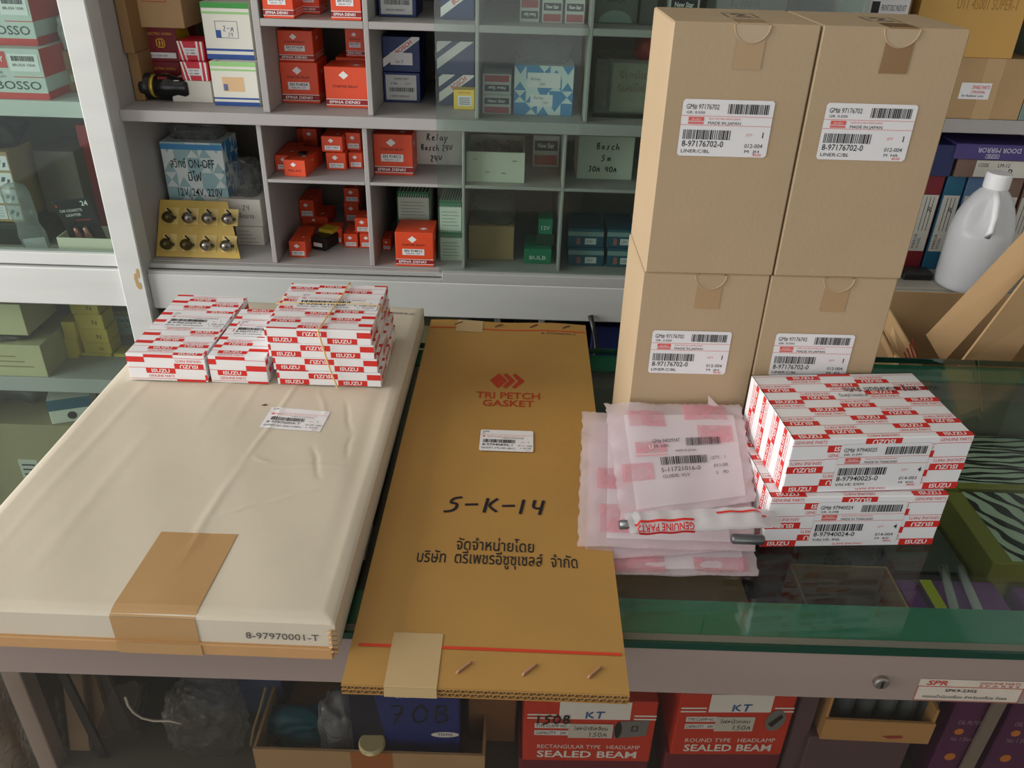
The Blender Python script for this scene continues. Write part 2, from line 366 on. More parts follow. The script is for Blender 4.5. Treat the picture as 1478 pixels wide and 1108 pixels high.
# maker's sticker on the rail
p0 = at_y(1317, 1011, YC); sw, sh = at_y(1470, 1011, YC).x-p0.x, .030
fs_ = (V((p0.x, YC-.85+.001, p0.z+.001)), X_, Z_)
st = P().rect(0, 0, sw, sh).build('sticker', fs_, .0004, M('aged_sticker', (196, 186, 172), .5, .05, 40), ct); st['label'] = 'worn white and red parts sticker'
q = P().frame(0, 0, sw, sh*.68, .0007); q.text('SPR', sw*.07, sh*.74, sh*.2, sw*.2, bold=.02, shear=.3); q.text('GENUINE PARTS', sw*.57, sh*.84, sh*.09, sw*.38); q.text('S P A R E S', sw*.57, sh*.71, sh*.09, sw*.38)
q.build('red_print', fs_, .0008, M('faded_red_ink', (180, 60, 50), .5), st)
q = P().text('SPK9-2302', sw*.27, sh*.44, sh*.12, sw*.3, bold=.01); q.text('กรองน้ำมันเครื่อง สำหรับเครื่อง ดีเซล', sw*.08, sh*.13, sh*.12, sw*.8)
q.build('lettering', fs_, .0008, INK, st)

# ------------------------------------------------------------------ printed parts sticker
def sticker(parent, face, u, v, wd, ht, gm, subt, made, code, qty, loc, let, desc, num='8520', seed=1, tri=False):
    f = sub(face, u, v); f = (f[0]+f[1].cross(f[2])*.0004, f[1], f[2])
    s = P(); r = min(wd, ht)*.04
    s.poly([(r,0),(wd-r,0),(wd,r),(wd,ht-r),(wd-r,ht),(r,ht),(0,ht-r),(0,r)])
    s = s.build('label_sticker', f, .0003, WHITE, parent)
    b = P(); X = lambda a: a*wd; T = lambda a: ht*(1-a)
    if not tri:
        b.text('GM# '+gm, X(.04), T(.17), ht*.085, X(.36)); b.text(subt, X(.05), T(.25), ht*.045, X(.2)); b.barcode(X(.5), T(.24), X(.95), T(.07), seed)
        b.text(made, X(.30), T(.43), ht*.05, X(.36))
        b.barcode(X(.04), T(.70), X(.57), T(.53), seed+1); b.text(code, X(.04), T(.83), ht*.105, X(.46), bold=.006); b.text(desc, X(.04), T(.94), ht*.06, X(.32))
        b.text(qty, X(.92), T(.65), ht*.1, bold=.01); b.text(loc, X(.74), T(.83), ht*.07, X(.2)); b.text(let, X(.75), T(.92), ht*.05, X(.16))
    else:
        b.text('GM#', X(.04), T(.12), ht*.06); b.text('GR.', X(.04), T(.2), ht*.04)
        b.text(made, X(.42), T(.41), ht*.05, X(.4)); b.barcode(X(.06), T(.62), X(.66), T(.46), seed); b.text(code, X(.05), T(.76), ht*.1, X(.56), bold=.004)
        b.text(desc, X(.04), T(.9), ht*.07, X(.62)); b.text(qty, X(.90), T(.6), ht*.08); b.text(loc, X(.72), T(.76), ht*.06, X(.26)); b.text(let, X(.76), T(.88), ht*.06, X(.2))
    b.build('black_print', f, .0006, INK, s)
    d = P(); lt = ht*.007
    if not tri:
        d.rect(0, T(.29), wd, T(.29)+lt); d.rect(0, T(.45), wd, T(.45)+lt); d.rect(X(.08), T(.375), X(.25), T(.305)); d.rect(X(.08), T(.43), X(.25), T(.415)); d.rect(X(.08), T(.41), X(.25), T(.39))
        d.text('ISUZU MOTORS LIMITED JAPAN', X(.30), T(.345), ht*.028, X(.35)); d.text('QTY', X(.74), T(.62), ht*.04); d.text(num, X(.85), T(.975), ht*.04, X(.09), bold=.01)
        s2 = P().text('ISUZU', X(.165), T(.36), ht*.032, X(.1), al='c'); s2.build('white_print', f, .0009, WINK, s)
    else:
        d.rect(0, T(.24), wd, T(.24)+lt); d.disc(X(.07), T(.32), wd*.025, 14, ht*.035); d.text('TRI PETCH ISUZU', X(.13), T(.35), ht*.05, X(.28)); d.text('TRI PETCH ISUZU SALES CO., LTD.', X(.44), T(.33), ht*.035, X(.4))
        d.text('QTY', X(.76), T(.6), ht*.045); d.text(num, X(.86), T(.97), ht*.04)
    d.build('red_print', f, .0006, PALERED, s)
    return s

# ------------------------------------------------------------------ red and white checked wrapper print
def checks(parent, face, wd, ht, u0=0, phase=0, cw=.038, per=.063, step=.25, hide=None):
    r = P(); wt = P(); k = per/.063
    i0 = int(math.floor(-u0/cw))-1
    for i in range(i0, i0+int(wd/cw)+4):
        a, b = u0+i*cw, u0+(i+1)*cw; ca, cb = max(0, a), min(wd, b)
        if cb-ca < .0015: continue
        full = (a >= -.002 and b <= wd+.002)
        n0 = phase+(step[i % len(step)] if isinstance(step, tuple) else (i*step) % 1.0)*per
        for n in range(-2, 6):
            t = n0+n*per
            def band(x0, x1):
                c0, c1 = max(0, t+x0*k), min(ht, t+x1*k)
                return (c0, c1) if c1-c0 > .0012 else None
            for (x0, x1, inv) in ((0, .008, False), (.040, .048, True)):
                z = band(x0, x1)
                if not z or (hide and hide(ca, ht-z[1], cb, ht-z[0])): continue
                r.rect(ca, ht-z[1], cb, ht-z[0])
                if full and z[1]-z[0] > .0062*k: wt.text('ISUZU', (a+b)/2, ht-(z[0]+z[1])/2-.0024*k, .0048*k, cw*.62, inv=inv, al='c', bold=.025)
            for (x0, x1, inv) in ((.008, .0155, False), (.0325, .040, True)):
                z = band(x0, x1)
                if not z or (hide and hide(ca, ht-z[1], cb, ht-z[0])): continue
                if full and z[1]-z[0] > .006*k: r.text('GENUINE PARTS', (a+b)/2, ht-(z[0]+z[1])/2-.0018*k, .0036*k, cw*.88, inv=inv, al='c')
            for x0 in (.0155, .032):
                z = t+x0*k
                if 0 < z < ht-.0006 and not (hide and hide(ca, ht-z-.0006, cb, ht-z)): r.rect(ca, ht-z-.0006, cb, ht-z)
    o = r.build('checked_print', face, .0002, RED, parent)
    if o and wt.v:                # white words lie in the same print as a second ink
        O, U_, V_ = face; N = U_.cross(V_); me = o.data; n = len(me.vertices); vs = [tuple(v.co) for v in me.vertices]+[tuple(O+U_*a+V_*b+N*.0004) for a, b in wt.v]
        fs = [tuple(p.vertices) for p in me.polygons]; k = len(fs); fs += [tuple(i+n for i in f) for f in wt.f]
        m2 = bpy.data.meshes.new('checked_print'); m2.from_pydata(vs, [], fs); m2.update(); m2.materials.append(RED); m2.materials.append(WINK)
        for p in m2.polygons[k:] if False else [m2.polygons[i] for i in range(k, len(fs))]: p.material_index = 1
        o.data = m2; bpy.data.meshes.remove(me)

# ------------------------------------------------------------------ large flat cream carton
ZT = .995                      # its top
fb_loc = V((-.533, .528, ZC)); FBW, FBL, FBH = .3815, .662, .045
fbr = -.011
def flat_carton():
    o = empty('flat_carton', 'large flat cream gasket carton with creased lid and brown tape', 'box', fb_loc, fbr)
    cr = [((.262, .60), (.250, .44), .0008, .0032), ((.250, .44), (.228, .23), .0009, .0032), ((.228, .23), (.215, .06), .0008, .005), ((.205, .60), (.192, .30), .0006, .005), ((.170, .60), (.150, .30), .0006, .006),
          ((.315, .375), (.338, .30), -.0008, .0028), ((.338, .30), (.342, .245), -.0007, .0025), ((.236, .245), (.26, .23), .0006, .0025), ((.26, .23), (.345, .232), .0005, .0025),
          ((.225, .135), (.27, .16), .0006, .0025), ((.27, .16), (.325, .185), .0007, .0025), ((.298, .27), (.322, .205), -.0009, .0028), ((.275, .40), (.305, .32), .0006, .003),
          ((.06, .62), (.035, .05), .0005, .006), ((.355, .62), (.362, .05), -.0010, .010), ((.10, .3), (.085, .05), .0005, .008)]
    def zz(x, y):
        z = FBH
        for (a, b, h_, s_) in cr:
            ax, ay = a; bx, by = b; dx, dy = bx-ax, by-ay; t = max(0, min(1, ((x-ax)*dx+(y-ay)*dy)/(dx*dx+dy*dy)))
            wv = .0011*math.sin(t*7+ax*50)+.0003*math.sin(t*19+ay*40); dd = math.hypot(x-ax-t*dx, y-ay-t*dy); sd = (x-ax)*dy-(y-ay)*dx; sd = math.copysign(dd, sd)-wv if 0 < t < 1 else dd+.004; z += h_*(.25+.75*math.sin(math.pi*t))*math.exp(-(sd/s_)**2)*(1 if 0 < t < 1 else .0)
        z += .0008*math.sin(x*21+1)*math.sin(y*13)+.0003*math.sin(x*60+y*31)
        e = min(x, FBW-x, y, FBL-y)
        if e < .012: z = FBH-.004+(z-FBH+.004)*(e/.012)**.5
        return z
    lid = G(); lid.grid(lambda a, b: (a*FBW, b*FBL, zz(a*FBW, b*FBL)), 190, 300)
    lid.build('lid', CREAM, o, smooth=True)
    hs = .041
    G().add([(0,0,.012),(FBW,0,.012),(FBW,0,hs),(0,0,hs)], [(0,1,2,3)]).build('front_flap', CREAM, o)
    g = G(); g.box(.001, FBW-.001, .003, FBL, 0, hs-.003); g.build('tray', KRAFT, o)
    G().box(.0, FBW-.004, -.0035, .003, .0, .0135).build('tray_front', M('tray_brown', (190, 146, 96), .6, .05, 10), o, .0008)
    G().add([(FBW,0,.004),(FBW,FBL,.004),(FBW,FBL,hs),(FBW,0,hs)], [(0,1,2,3)]).build('side_flap', CREAM, o)
    G().add([(0,FBL,.004),(0,0,.004),(0,0,hs),(0,FBL,hs)], [(0,1,2,3)]).build('side_flap', CREAM, o)
    G().add([(FBW,FBL,.004),(0,FBL,.004),(0,FBL,hs),(FBW,FBL,hs)], [(0,1,2,3)]).build('back_flap', CREAM, o)
    # torn corrugated corner
    g = G()
    for k in range(5): g.tube([(FBW-.006, -.001, .008+k*.006), (FBW-.003, -.003, .011+k*.006), (FBW+.001, -.0015, .0095+k*.006)], .0016, 6)
    g.build('corrugated_corner', KRAFT, o)
    # parcel tape wrapped over the front edge
    x0, x1 = .180, .257
    g = G(); g.grid(lambda a, b: (x0+(x1-x0)*a+b*.004, b*.11, zz(x0+(x1-x0)*a, b*.11)+.0006), 14, 18); n = len(g.v)
    g.grid(lambda a, b: (x0+(x1-x0)*a+.004*(1-b)*0, -.0007, .0135+(FBH-.0035-.0135)*b), 4, 2)
    g.grid(lambda a, b: (x0+.002+(x1-x0)*a, -.0043, .0+.0137*b), 4, 1)
    g.build('parcel_tape', TAPE, o, smooth=False)
    srf = lambda a, b, e: V((a, b, zz(a, b)+e+.0003))
    def srf_off(u, v): return lambda a, b, e: srf(a+u, b+v, e)
    # sticker laid on the creased lid (subdivided)
    s = G(); sw_, sh_ = .0745, .046; su, sv = .226, .303
    cs, sn = math.cos(-.06), math.sin(-.06)
    def place(a, b, e=.0): x, y = su+a*cs-b*sn, sv+a*sn+b*cs; return V((x, y, zz(x, y)+.0005+e))
    s.grid(lambda a, b: place(a*sw_, b*sh_), 12, 10); s = s.build('label_sticker', WHITE, o)
    T = lambda a: sh_*(1-a); X = lambda a: a*sw_
    b = P(); b.text('GM#', X(.04), T(.12), sh_*.06); b.barcode(X(.10), T(.62), X(.66), T(.46), 5); b.text('8-97970004-T', X(.06), T(.76), sh_*.1, X(.56)); b.text('GASKET SET, ENG OVERH', X(.04), T(.9), sh_*.07, X(.62))
    b.text('1', X(.88), T(.6), sh_*.08); b.text('D-E9 -001', X(.72), T(.76), sh_*.06, X(.26)); b.text('L  KG20', X(.74), T(.88), sh_*.06, X(.2)); b.text('MADE IN THAILAND', X(.42), T(.41), sh_*.04, X(.38))
    b.build('black_print', lambda a, c, e: place(a, c, e), .0005, INK, s)
    d = P(); d.rect(0, T(.24), sw_, T(.24)+.0004); d.disc(X(.09), T(.32), .0022, 14, .0016); d.text('TRI PETCH ISUZU', X(.13), T(.35), sh_*.05, X(.28)); d.text('TRI PETCH ISUZU SALES CO., LTD.', X(.44), T(.33), sh_*.035, X(.4)); d.text('QTY', X(.74), T(.6), sh_*.045); d.text('8520', X(.86), T(.97), sh_*.04)
    d.build('red_print', lambda a, c, e: place(a, c, e), .0005, PALERED, s)
    P().text('8-97970001-T', .300, .0205, .0075, .066, bold=.0).build('lettering', (V((0,0,0)), X_, Z_), .0006, M('stamp_ink', (84, 78, 76), .7), o)
    # small puncture
    P().poly([(.214,.353),(.219,.356),(.222,.354),(.218,.351)]).build('puncture', srf, .0004, DKRAFT, o)
    P().text('8-97970004-0', .30, .628, .006, .07).build('lettering', srf, .0006, MATS['stamp_ink'], o)
    return o
flat_carton()

# ------------------------------------------------------------------ golden gasket carton
def gasket_carton():
    W_, L_, H_ = .250, .722, .011
    o = empty('gasket_carton', 'long golden kraft gasket carton with red logo and black Thai lettering', 'box', (-.1405, .485, ZC), -.0072)
    g = G()
    fn = lambda x, y: H_+.0025*math.exp(-((y-L_)/.05)**2)*(.5+.5*math.sin(x*40))*(1 if y > L_-.1 else 0)+.0008*math.sin(x*17)*math.sin(y*9)
    g.grid(lambda a, b: (a*W_, b*L_, fn(a*W_, b*L_)), 30, 80); g.build('top_sheet', GOLD, o, smooth=True)
    G().box(.0005, W_-.0005, .004, L_-.001, 0, H_-.0018).build('core', M('inner_board', (170, 128, 66), .8), o)
    G().add([(0,L_,0),(0,0,0),(0,0,H_),(0,L_,H_)], [(0,1,2,3)]).build('side_edge', GOLD, o)
    G().add([(W_,0,0),(W_,L_,0),(W_,L_,H_),(W_,0,H_)], [(0,1,2,3)]).build('side_edge', GOLD, o)
    # corrugated front edge: liners and flutes
    g = G()
    for z in (0, .0052, H_-.0012): g.box(0, W_, -.001 if z < .01 else .0, .006, z, z+.001)
    g.build('liner_board', MATS['inner_board'], o)
    g = G()
    for z0, ph in ((.0031, 0), (.0079, 1.5)):
        n = 240; pts = [(i/n*W_, z0+.0019*math.sin(i/n*W_/.0066*6.2832+ph)) for i in range(n+1)]
        for i in range(n):
            (a, b), (c, d) = pts[i], pts[i+1]
            g.add([(a,-.0005,b-.0003),(c,-.0005,d-.0003),(c,-.0005,d+.0003),(a,-.0005,b+.0003),(a,.006,b-.0003),(c,.006,d-.0003),(c,.006,d+.0003),(a,.006,b+.0003)], [(0,1,2,3),(7,6,5,4),(3,2,6,7),(4,5,1,0)])
    fl = g.build('corrugated_flutes', KRAFT, o); fl['kind'] = 'stuff'
    srf = lambda a, b, e: V((a, b, fn(a, b)+e))
    def tape(x0, x1, y0, y1, fold):
        g = G(); g.grid(lambda a, b: (x0+(x1-x0)*a, y0+(y1-y0)*b, fn(x0+(x1-x0)*a, y0+(y1-y0)*b)+.0007), 10, 12)
        if fold: g.grid(lambda a, b: (x0+(x1-x0)*a, -.0016, -.001+(H_+.0012)*b), 6, 2); g.grid(lambda a, b: (x0+(x1-x0)*a, -.0016+(y0+.0016)*b, H_+.0004+.0003*b), 6, 1)
        return g.build('clear_tape', PTAPE, o)
    tape(.037, .083, .0, .060, True); tape(.043, .085, L_-.040, L_-.001, False)
    def line(x0, x1, y, t, y2=None):
        q = P(); n = 16
        for i in range(n): a, b = x0+(x1-x0)*i/n, x0+(x1-x0)*(i+1)/n; q.rect(a, y, b, y+t)
        return q.build('red_line', srf, .0005, M('orange_red_ink', (206, 62, 34), .5), o)
    line(.007, .0375, .0425, .0035); line(.0825, .247, .0425, .0035); line(.002, .043, L_-.029, .0028); line(.085, .248, L_-.029, .0028)
    OR = M('rust_red_ink', (176, 58, 30), .5)
    cx = .129; q = P(); yy = .535; h2 = .0215
    def dia(c, w2): return [(c-w2, yy), (c, yy-h2), (c+w2, yy), (c, yy+h2)]
    q.poly(dia(cx-.0125, .0125))
    for c in (.003, .016):
        q.poly([(cx+c-.0095, yy+h2*.80), (cx+c-.0045, yy+h2), (cx+c+.0085, yy), (cx+c-.0003, yy)]); q.poly([(cx+c-.0003, yy), (cx+c+.0085, yy), (cx+c-.0045, yy-h2), (cx+c-.0095, yy-h2*.80)])
    q.build('logo', srf, .0005, OR, o)
    q = P().text('TRI PETCH', cx+.002, .486, .0165, .088, al='c', bold=.012); q.text('GASKET', cx+.003, .466, .0155, .070, al='c', bold=.012)
    q.build('red_lettering', srf, .0005, OR, o)
    q = P().text('จัดจำหน่ายโดย', .126, .176, .0165, .082, al='c', bold=.005); q.text('บริษัท  ตรีเพชรอีซูซุเซลส์  จำกัด', .129, .1555, .0165, .166, al='c', bold=.005)
    q.build('lettering', srf, .0005, INK, o)
    P().text('8-97940896-0', .178, L_-.039, .0055, .055).build('lettering', srf, .0005, MATS['stamp_ink'], o)
    q = P(); q.hand('5-K-14', .0655, .238, .026, adv=.80, wd=.0036, shear=.16)
    q.build('handwriting', srf, .0006, M('marker_ink', (38, 30, 42), .4), o)
    for x in (.040, .104, .160, .212):
        G().tube([(x, L_-.018, fn(x, L_-.018)+.0004), (x+.006, L_-.0135, fn(x+.006, L_-.0135)+.0013), (x+.012, L_-.008, fn(x+.012, L_-.008)+.0004)], .0011, 6).build('staple', M('dull_staple', (112, 84, 58), .5), o)
    for x in (.099, .157, .215):
        G().tube([(x, .016, H_-.0002), (x+.0012, .0175, H_+.0012), (x+.011, .0278, H_+.0012), (x+.0122, .029, H_-.0002)], .0012, 8).build('staple', M('copper_staple', (176, 134, 108), .28), o)
    sticker(o, (V((.0985, .358, H_+.0006)), X_, Y_), 0, 0, .0675, .047, '', '', 'MADE IN THAILAND', '8-97940896-1', '1', 'D-11 -002', 'L  KG DB', 'GASKET, CYL HD (4JH1)', '8520', 9, True)
    return o
gasket_carton()

# ------------------------------------------------------------------ small checked boxes on the flat carton
def small_box(label, loc, rz, dim, ph, u0, group=None, lab=None, side=True):
    o = carton('gasket_box', label, 'box', loc, rz, dim, GLOSSW, group, .0006); f = F(o); w_, d_, h_ = dim
    checks(o, f['front'], w_, h_, u0, ph[0], step=ph[3] if len(ph) > 3 else .25)
    lu = None
    if lab: lu = (w_*.16, d_*lab[2], w_*.98, d_*lab[2]+.047)
    checks(o, f['top'], w_, d_, u0, ph[1])
    if side: checks(o, (V((w_,0,0)), Y_, Z_), d_, h_, .01, ph[2])
    if lab: sticker(o, f['top'], lu[0], lu[1], lu[2]-lu[0], lu[3]-lu[1], '', '', 'MADE IN JAPAN', lab[0], '1', '1 08-00', 'L  KG20', lab[1], '8520', len(lab[1]), True)
    return o
small_box('red and white checked box at the left of the group on the cream carton', (-.500, .930, ZT+.0014), -.01, (.102, .184, .039), (.004, .02, .01), -.015, None, ('8-97063269-A', 'METAL SET, CRANKSHAFT', .42))
small_box('narrow red and white checked box squeezed between the flat box and the banded stack', (-.394, .930, ZT+.0014), -.01, (.0745, .142, .039), (.02, .0, .02), .010, None, ('8-94372161-1', 'METAL SET, CONN ROD', .40))
zz_ = ZT+.0014; bw, bd, bh = .135, .142, .0202; tops = []
for k in range(4):
    dx = (.0035, .0, -.003, -.0055)[k]; lb = ('lowest', 'second lowest', 'second highest', 'topmost')[k]
    o = small_box(f'slim red and white checked box, {lb} in the rubber-banded stack', (-.3105+dx, .930+(.002 if k == 1 else 0), zz_), .012*((-1)**k)*.4, (bw, bd, bh), (.0116, .012, .009+.01*k, (0.0, .22)), .003, 'banded stack of slim checked boxes',
                  ('8-97041102-0', 'RING SET, PISTON STD', .42) if k == 3 else None)
    zz_ += bh+.0003
def loop(name, pts, r, mat, label): return tag(G().tube(pts, r, 6).build(name, mat), label, 'rubber band')
RB = M('tan_rubber', (226, 196, 132), .5)
bx = -.2405; z0, z1 = ZT+.0016, zz_+.0022; y0, y1 = .926, 1.0765
pts = [(bx+.012, y0-.0012, z0), (bx+.004, y0-.0012, z0+.03), (bx-.004, y0-.0016, z1-.012), (bx-.006, y0-.0012, z1-.002), (bx-.005, y0+.003, z1), (bx, .985, z1), (bx+.005, 1.03, z1), (bx+.006, y1-.002, z1), (bx+.006, y1+.001, z1-.003), (bx+.012, y1+.001, z0)]
loop('rubber_band', pts, .0011, RB, 'tan rubber band running front to back over the checked stack')
hz = zz_-.004
pts = [(-.3185, 1.05, hz-.002), (-.3185, 1.0, zz_+.0008), (-.30, 1.0005, zz_+.0031), (-.25, 1.002, zz_+.0031), (-.20, 1.003, zz_+.0031), (-.181, 1.003, zz_+.0012), (-.1775, 1.01, hz-.006), (-.1735, 1.03, hz-.012)]
loop('rubber_band', pts, .0007, RB, 'thin rubber band running crosswise over the checked stack')

# ------------------------------------------------------------------ four tan liner cartons
def liner_box(label, loc, rz, let, num, tmat, group):
    w_, d_, h_ = .1400, .1235, .2535; o = carton('liner_carton', label, 'box', loc, rz, (w_, d_, h_), LINER, group, .0015); f = F(o)
    nx = .075
    q = P(); q.poly([(nx-.017, h_-.001)]+[(nx-.017*math.cos(t), h_-.001-.0165*math.sin(t)) for t in [i*math.pi/12 for i in range(1, 12)]]+[(nx+.017, h_-.001)])
    q.build('thumb_notch', f['front'], .0010, M('notch_film', (182, 159, 127), .14), o)
    G().tube([(nx-.017*math.cos(t), -.0010, h_-.001-.0165*math.sin(t)) for t in [i*math.pi/16 for i in range(17)]], .0007, 6).build('notch_edge', LINER, o)
    g = G(); x0, x1 = nx-.0125, nx+.0145
    g.add([(x0-.001,-.0007,h_-.041),(x1-.001,-.0007,h_-.041),(x1,-.0007,h_+.0006),(x0,-.0007,h_+.0006),(x0,.03,h_+.0006),(x1,.03,h_+.0006)], [(0,1,2,3),(3,2,5,4)])
    g.build('packing_tape', tmat, o)
    q = P(); a, b = .062, .045
    q.stroke([(a,b+.035),(a,b),(a+.03,b),(a+.03,b+.035),(a,b+.035)], .0016); q.stroke([(a+.007,b+.024),(a+.014,b+.03),(a+.022,b+.024),(a+.015,b+.017),(a+.009,b+.008),(a+.024,b+.006)], .0032)
    q.build('top_mark', f['top'], .0004, M('grey_stamp', (88, 86, 92), .6), o)
    sticker(o, f['front'], .0185, .1285, .0905, .0555, '97176702', 'GR. 0.030', 'MADE IN JAPAN', '8-97176702-0', '1', '012-004', let, 'LINER:C/BL', num, 3)
    return o
T1 = M('dull_clear_tape', (176, 146, 108), .3); T2 = M('shiny_brown_tape', (140, 106, 62), .18)
lz = .0147; LX, LY = .1405, .845; ex = V((math.cos(lz), math.sin(lz), 0))
liner_box('tan carton with white parts label, bottom of the stack beside the bags', (LX-.0015, LY, ZC), lz, 'M  JH', '8520', T1, 'stacked tan cartons')
p = V((LX, LY, 0))+ex*.1412
liner_box('tan carton with white parts label, partly hidden behind the checked valve boxes', (p.x-.0015, p.y, ZC), lz, 'M  JH', '8520', T1, 'stacked tan cartons')
liner_box('tan carton lettered JH on its label, top of the stack, dull tape', (LX, LY-.001, ZC+.2538), lz, 'M  JH', '8520', T1, 'stacked tan cartons')
liner_box('tan carton lettered HA on its label, top of the stack, shiny brown tape', (p.x+.0005, p.y-.001, ZC+.2538), lz, 'M  HA', '8520', T2, 'stacked tan cartons')

# ------------------------------------------------------------------ two checked valve boxes
def valve_box(label, loc, rz, gm, code, gr, desc, loc_, let, hand):
    w_, d_, h_ = .193, .131, .0685; o = carton('valve_box', label, 'box', loc, rz, (w_, d_, h_), GLOSSW, 'checked valve boxes', .001); f = F(o)
    lx0, lx1, lz0, lz1 = .052, .150, .0055, .0615
    checks(o, f['front'], w_, h_, 0, -.0086, .0386, .0675)
    checks(o, f['top'], w_, d_, 0, .0549, .0386, .0675)
    checks(o, (V((0,0,0)), Z_, Y_), h_, d_, .0, .012, .034, .063, .5)
    sticker(o, f['front'], lx0, lz0, lx1-lx0, lz1-lz0, gm, gr, 'MADE IN THAILAND', code, '4', loc_, let, desc, '8000', len(code)+int(code[-3]))
    q = P()
    for e in (.0008,): q.rect(0, 0, e, d_); q.rect(0, d_-e, w_, d_)
    if hand:
        q.text('บริษัท พิสิฐ์ อะไหล่ยนต์ จำกัด', .150, .091, .0085, .112, inv=True, al='c', bold=.006); q.text('สำนักงานใหญ่', .1, .0795, .006, .032, inv=True, al='c')
    q.build('lettering', f['top'], .0008, INK, o)
    return o
valve_box('red and white checked valve box lying directly on the glass counter', (.2745, .6925, ZC), .0678, '97940024', '8-97940024-0', 'GR. 0.298', 'VALVE: INL', '014-004', 'M  KP', False)
valve_box('red and white checked valve box resting on top of another, overprinted in black', (.286, .6985, ZC+.0692), .0946, '97940025', '8-97940025-0', 'GR. 0.297', 'VALVE: EXH', '014-003', 'M  KH', True)

# ------------------------------------------------------------------ parts bags leaning on the tan cartons
def lean(y):                       # the pile leans up against the tan cartons
    t = max(0, min(1, (y-.655)/.185)); return .9525+.068*(t*t*(3-2*t)*.55+t*.45)
def bag_surface(c00, c10, c11, c01, layer, puff, seed, wr):
    c00, c10, c11, c01 = [V((p[0], p[1], 0)) for p in (c00, c10, c11, c01)]; r = random.Random(seed); W = [(r.uniform(5, 16), r.uniform(5, 16), r.uniform(0, 6), r.uniform(.4, 1)) for _ in range(6)]
    def f(u, v, e=0.0):
        p = c00.lerp(c10, u).lerp(c01.lerp(c11, u), v); n = V((0, -.35, .94)); p.z = lean(p.y)+.0053*layer
        h = puff*(max(0, math.sin(math.pi*u))**.6)*(max(0, math.sin(math.pi*v))**.6)
        for a, b, ph, am in W: h += wr*am*.5*math.sin(a*u+b*v+ph)*math.sin(b*u*.7-a*v+ph*2)
        ed = min(u, 1-u, v, 1-v); h += wr*1.1*max(0, 1-ed/.16)*(abs(math.sin(9*u+14*v+seed))+abs(math.sin(17*v-11*u+seed*2))-1.1)
        x = .0013*math.sin(v*70+seed) if (u < .001 or u > .999) else 0
        y = .0010*math.sin(u*110) if (v < .001 or v > .999) else 0
        return p+n*(h+e)+V((x, y, 0))
    return f
def parts_bag(label, cs, layer, puff, seed, film, prints, group='sealed parts bags', wr=.0008):
    f = bag_surface(*cs, layer, puff, seed, wr); c = (V(cs[0]+(0,))+V(cs[1]+(0,)))*.5; o = empty('parts_bag', label, 'plastic bag', (c.x, c.y, lean(c.y)+.0053*layer), 0, group); B = V(o.location)
    g = G(); g.grid(lambda u, v: f(u, v)-B, 44, 44); g.build('film', film, o, smooth=True)
    g = G(); g.grid(lambda u, v: f(u, v, -.0016-puff*math.sin(math.pi*u)*math.sin(math.pi*v))-B, 16, 16); g.build('film_back', film, o, smooth=True)
    def fm(u0, v0, us, vs): return lambda a, b, e: f(u0+a*us, v0+b*vs, e)-B
    dv = lambda q: q
    for (kind, u0, v0, u1, v1) in prints:
        gg = G(); gg.grid(lambda a, b: f(u0+(u1-u0)*a, v0+(v1-v0)*b, .0007 if kind == 'card' else .0013)-B, 14, 10)
        gg.build('printed_panel' if kind != 'card' else 'insert_card', {'pink': PINKF, 'card': CARD, 'red': RED}[kind], o, smooth=True)
    return o, f, B
PINKF = GLASS('sheer_pink_print', (254, 240, 242), 1.2, .4, .35, (248, 186, 196))
nt_ = PINKF.node_tree; mx_ = [n_ for n_ in nt_.nodes if n_.type == 'MIX_SHADER' and abs(n_.inputs[0].default_value-.35) < 1e-3 and not n_.inputs[0].is_linked][0]
tc_ = nt_.nodes.new('ShaderNodeTexCoord'); nz_ = nt_.nodes.new('ShaderNodeTexNoise'); rp_ = nt_.nodes.new('ShaderNodeMapRange'); nz_.inputs['Scale'].default_value = 38
rp_.inputs[1].default_value = .38; rp_.inputs[2].default_value = .62; rp_.inputs[3].default_value = .08; rp_.inputs[4].default_value = .62
nt_.links.new(tc_.outputs['Object'], nz_.inputs['Vector']); nt_.links.new(nz_.outputs['Fac'], rp_.inputs[0]); nt_.links.new(rp_.outputs[0], mx_.inputs[0])
CARD = GLASS('milky_white_panel', (250, 246, 248), 1.2, .3, .78, (252, 247, 250))
F1 = ((.074, .668), (.262, .668), (.272, .830), (.084, .832))
F2 = ((.086, .640), (.262, .645), (.272, .815), (.090, .815))
F3 = ((.082, .655), (.264, .676), (.270, .826), (.094, .824))
F0 = ((.120, .690), (.2680, .716), (.2700, .837), (.1095, .834))
parts_bag('clear parts bag with ragged front edge, bottom of the bag pile', F2, 0, .0006, 11, FILM2, [('card', .08, .05, .92, .9), ('pink', .1, .02, .45, .16), ('pink', .62, .03, .95, .14)])
parts_bag('clear parts bag poking out toward the checked boxes, second from bottom', F3, 1, .0006, 23, FILM, [('card', .12, .1, .9, .9), ('pink', .6, .06, .93, .2)])
parts_bag('wide clear parts bag poking out over the golden carton, second from top', F1, 2, .0008, 35, FILM, [('card', .16, .06, .86, .88), ('pink', .12, .1, .4, .3), ('pink', .1, .4, .3, .55)], wr=.001)
o, f, B = parts_bag('clear parts bag with printed part number, on top of the bag pile', F0, 4.3, .0012, 42, FILM2, [('card', .12, .06, .93, .86), ('pink', .56, .80, .88, .985), ('pink', .15, .74, .42, .90), ('pink', .17, .50, .40, .60), ('pink', .64, .56, .9, .74), ('pink', .05, .28, .28, .42)], wr=.0016)
mp = lambda a, b, e: f(a, b, e)-B
q = P(); q.text('GM# 94029347', .30, .585, .030, .20); q.text('GR.  0.28X', .305, .545, .022, .11); q.barcode(.545, .545, .80, .615, 8); q.text('MADE IN JAPAN', .46, .495, .018, .15)
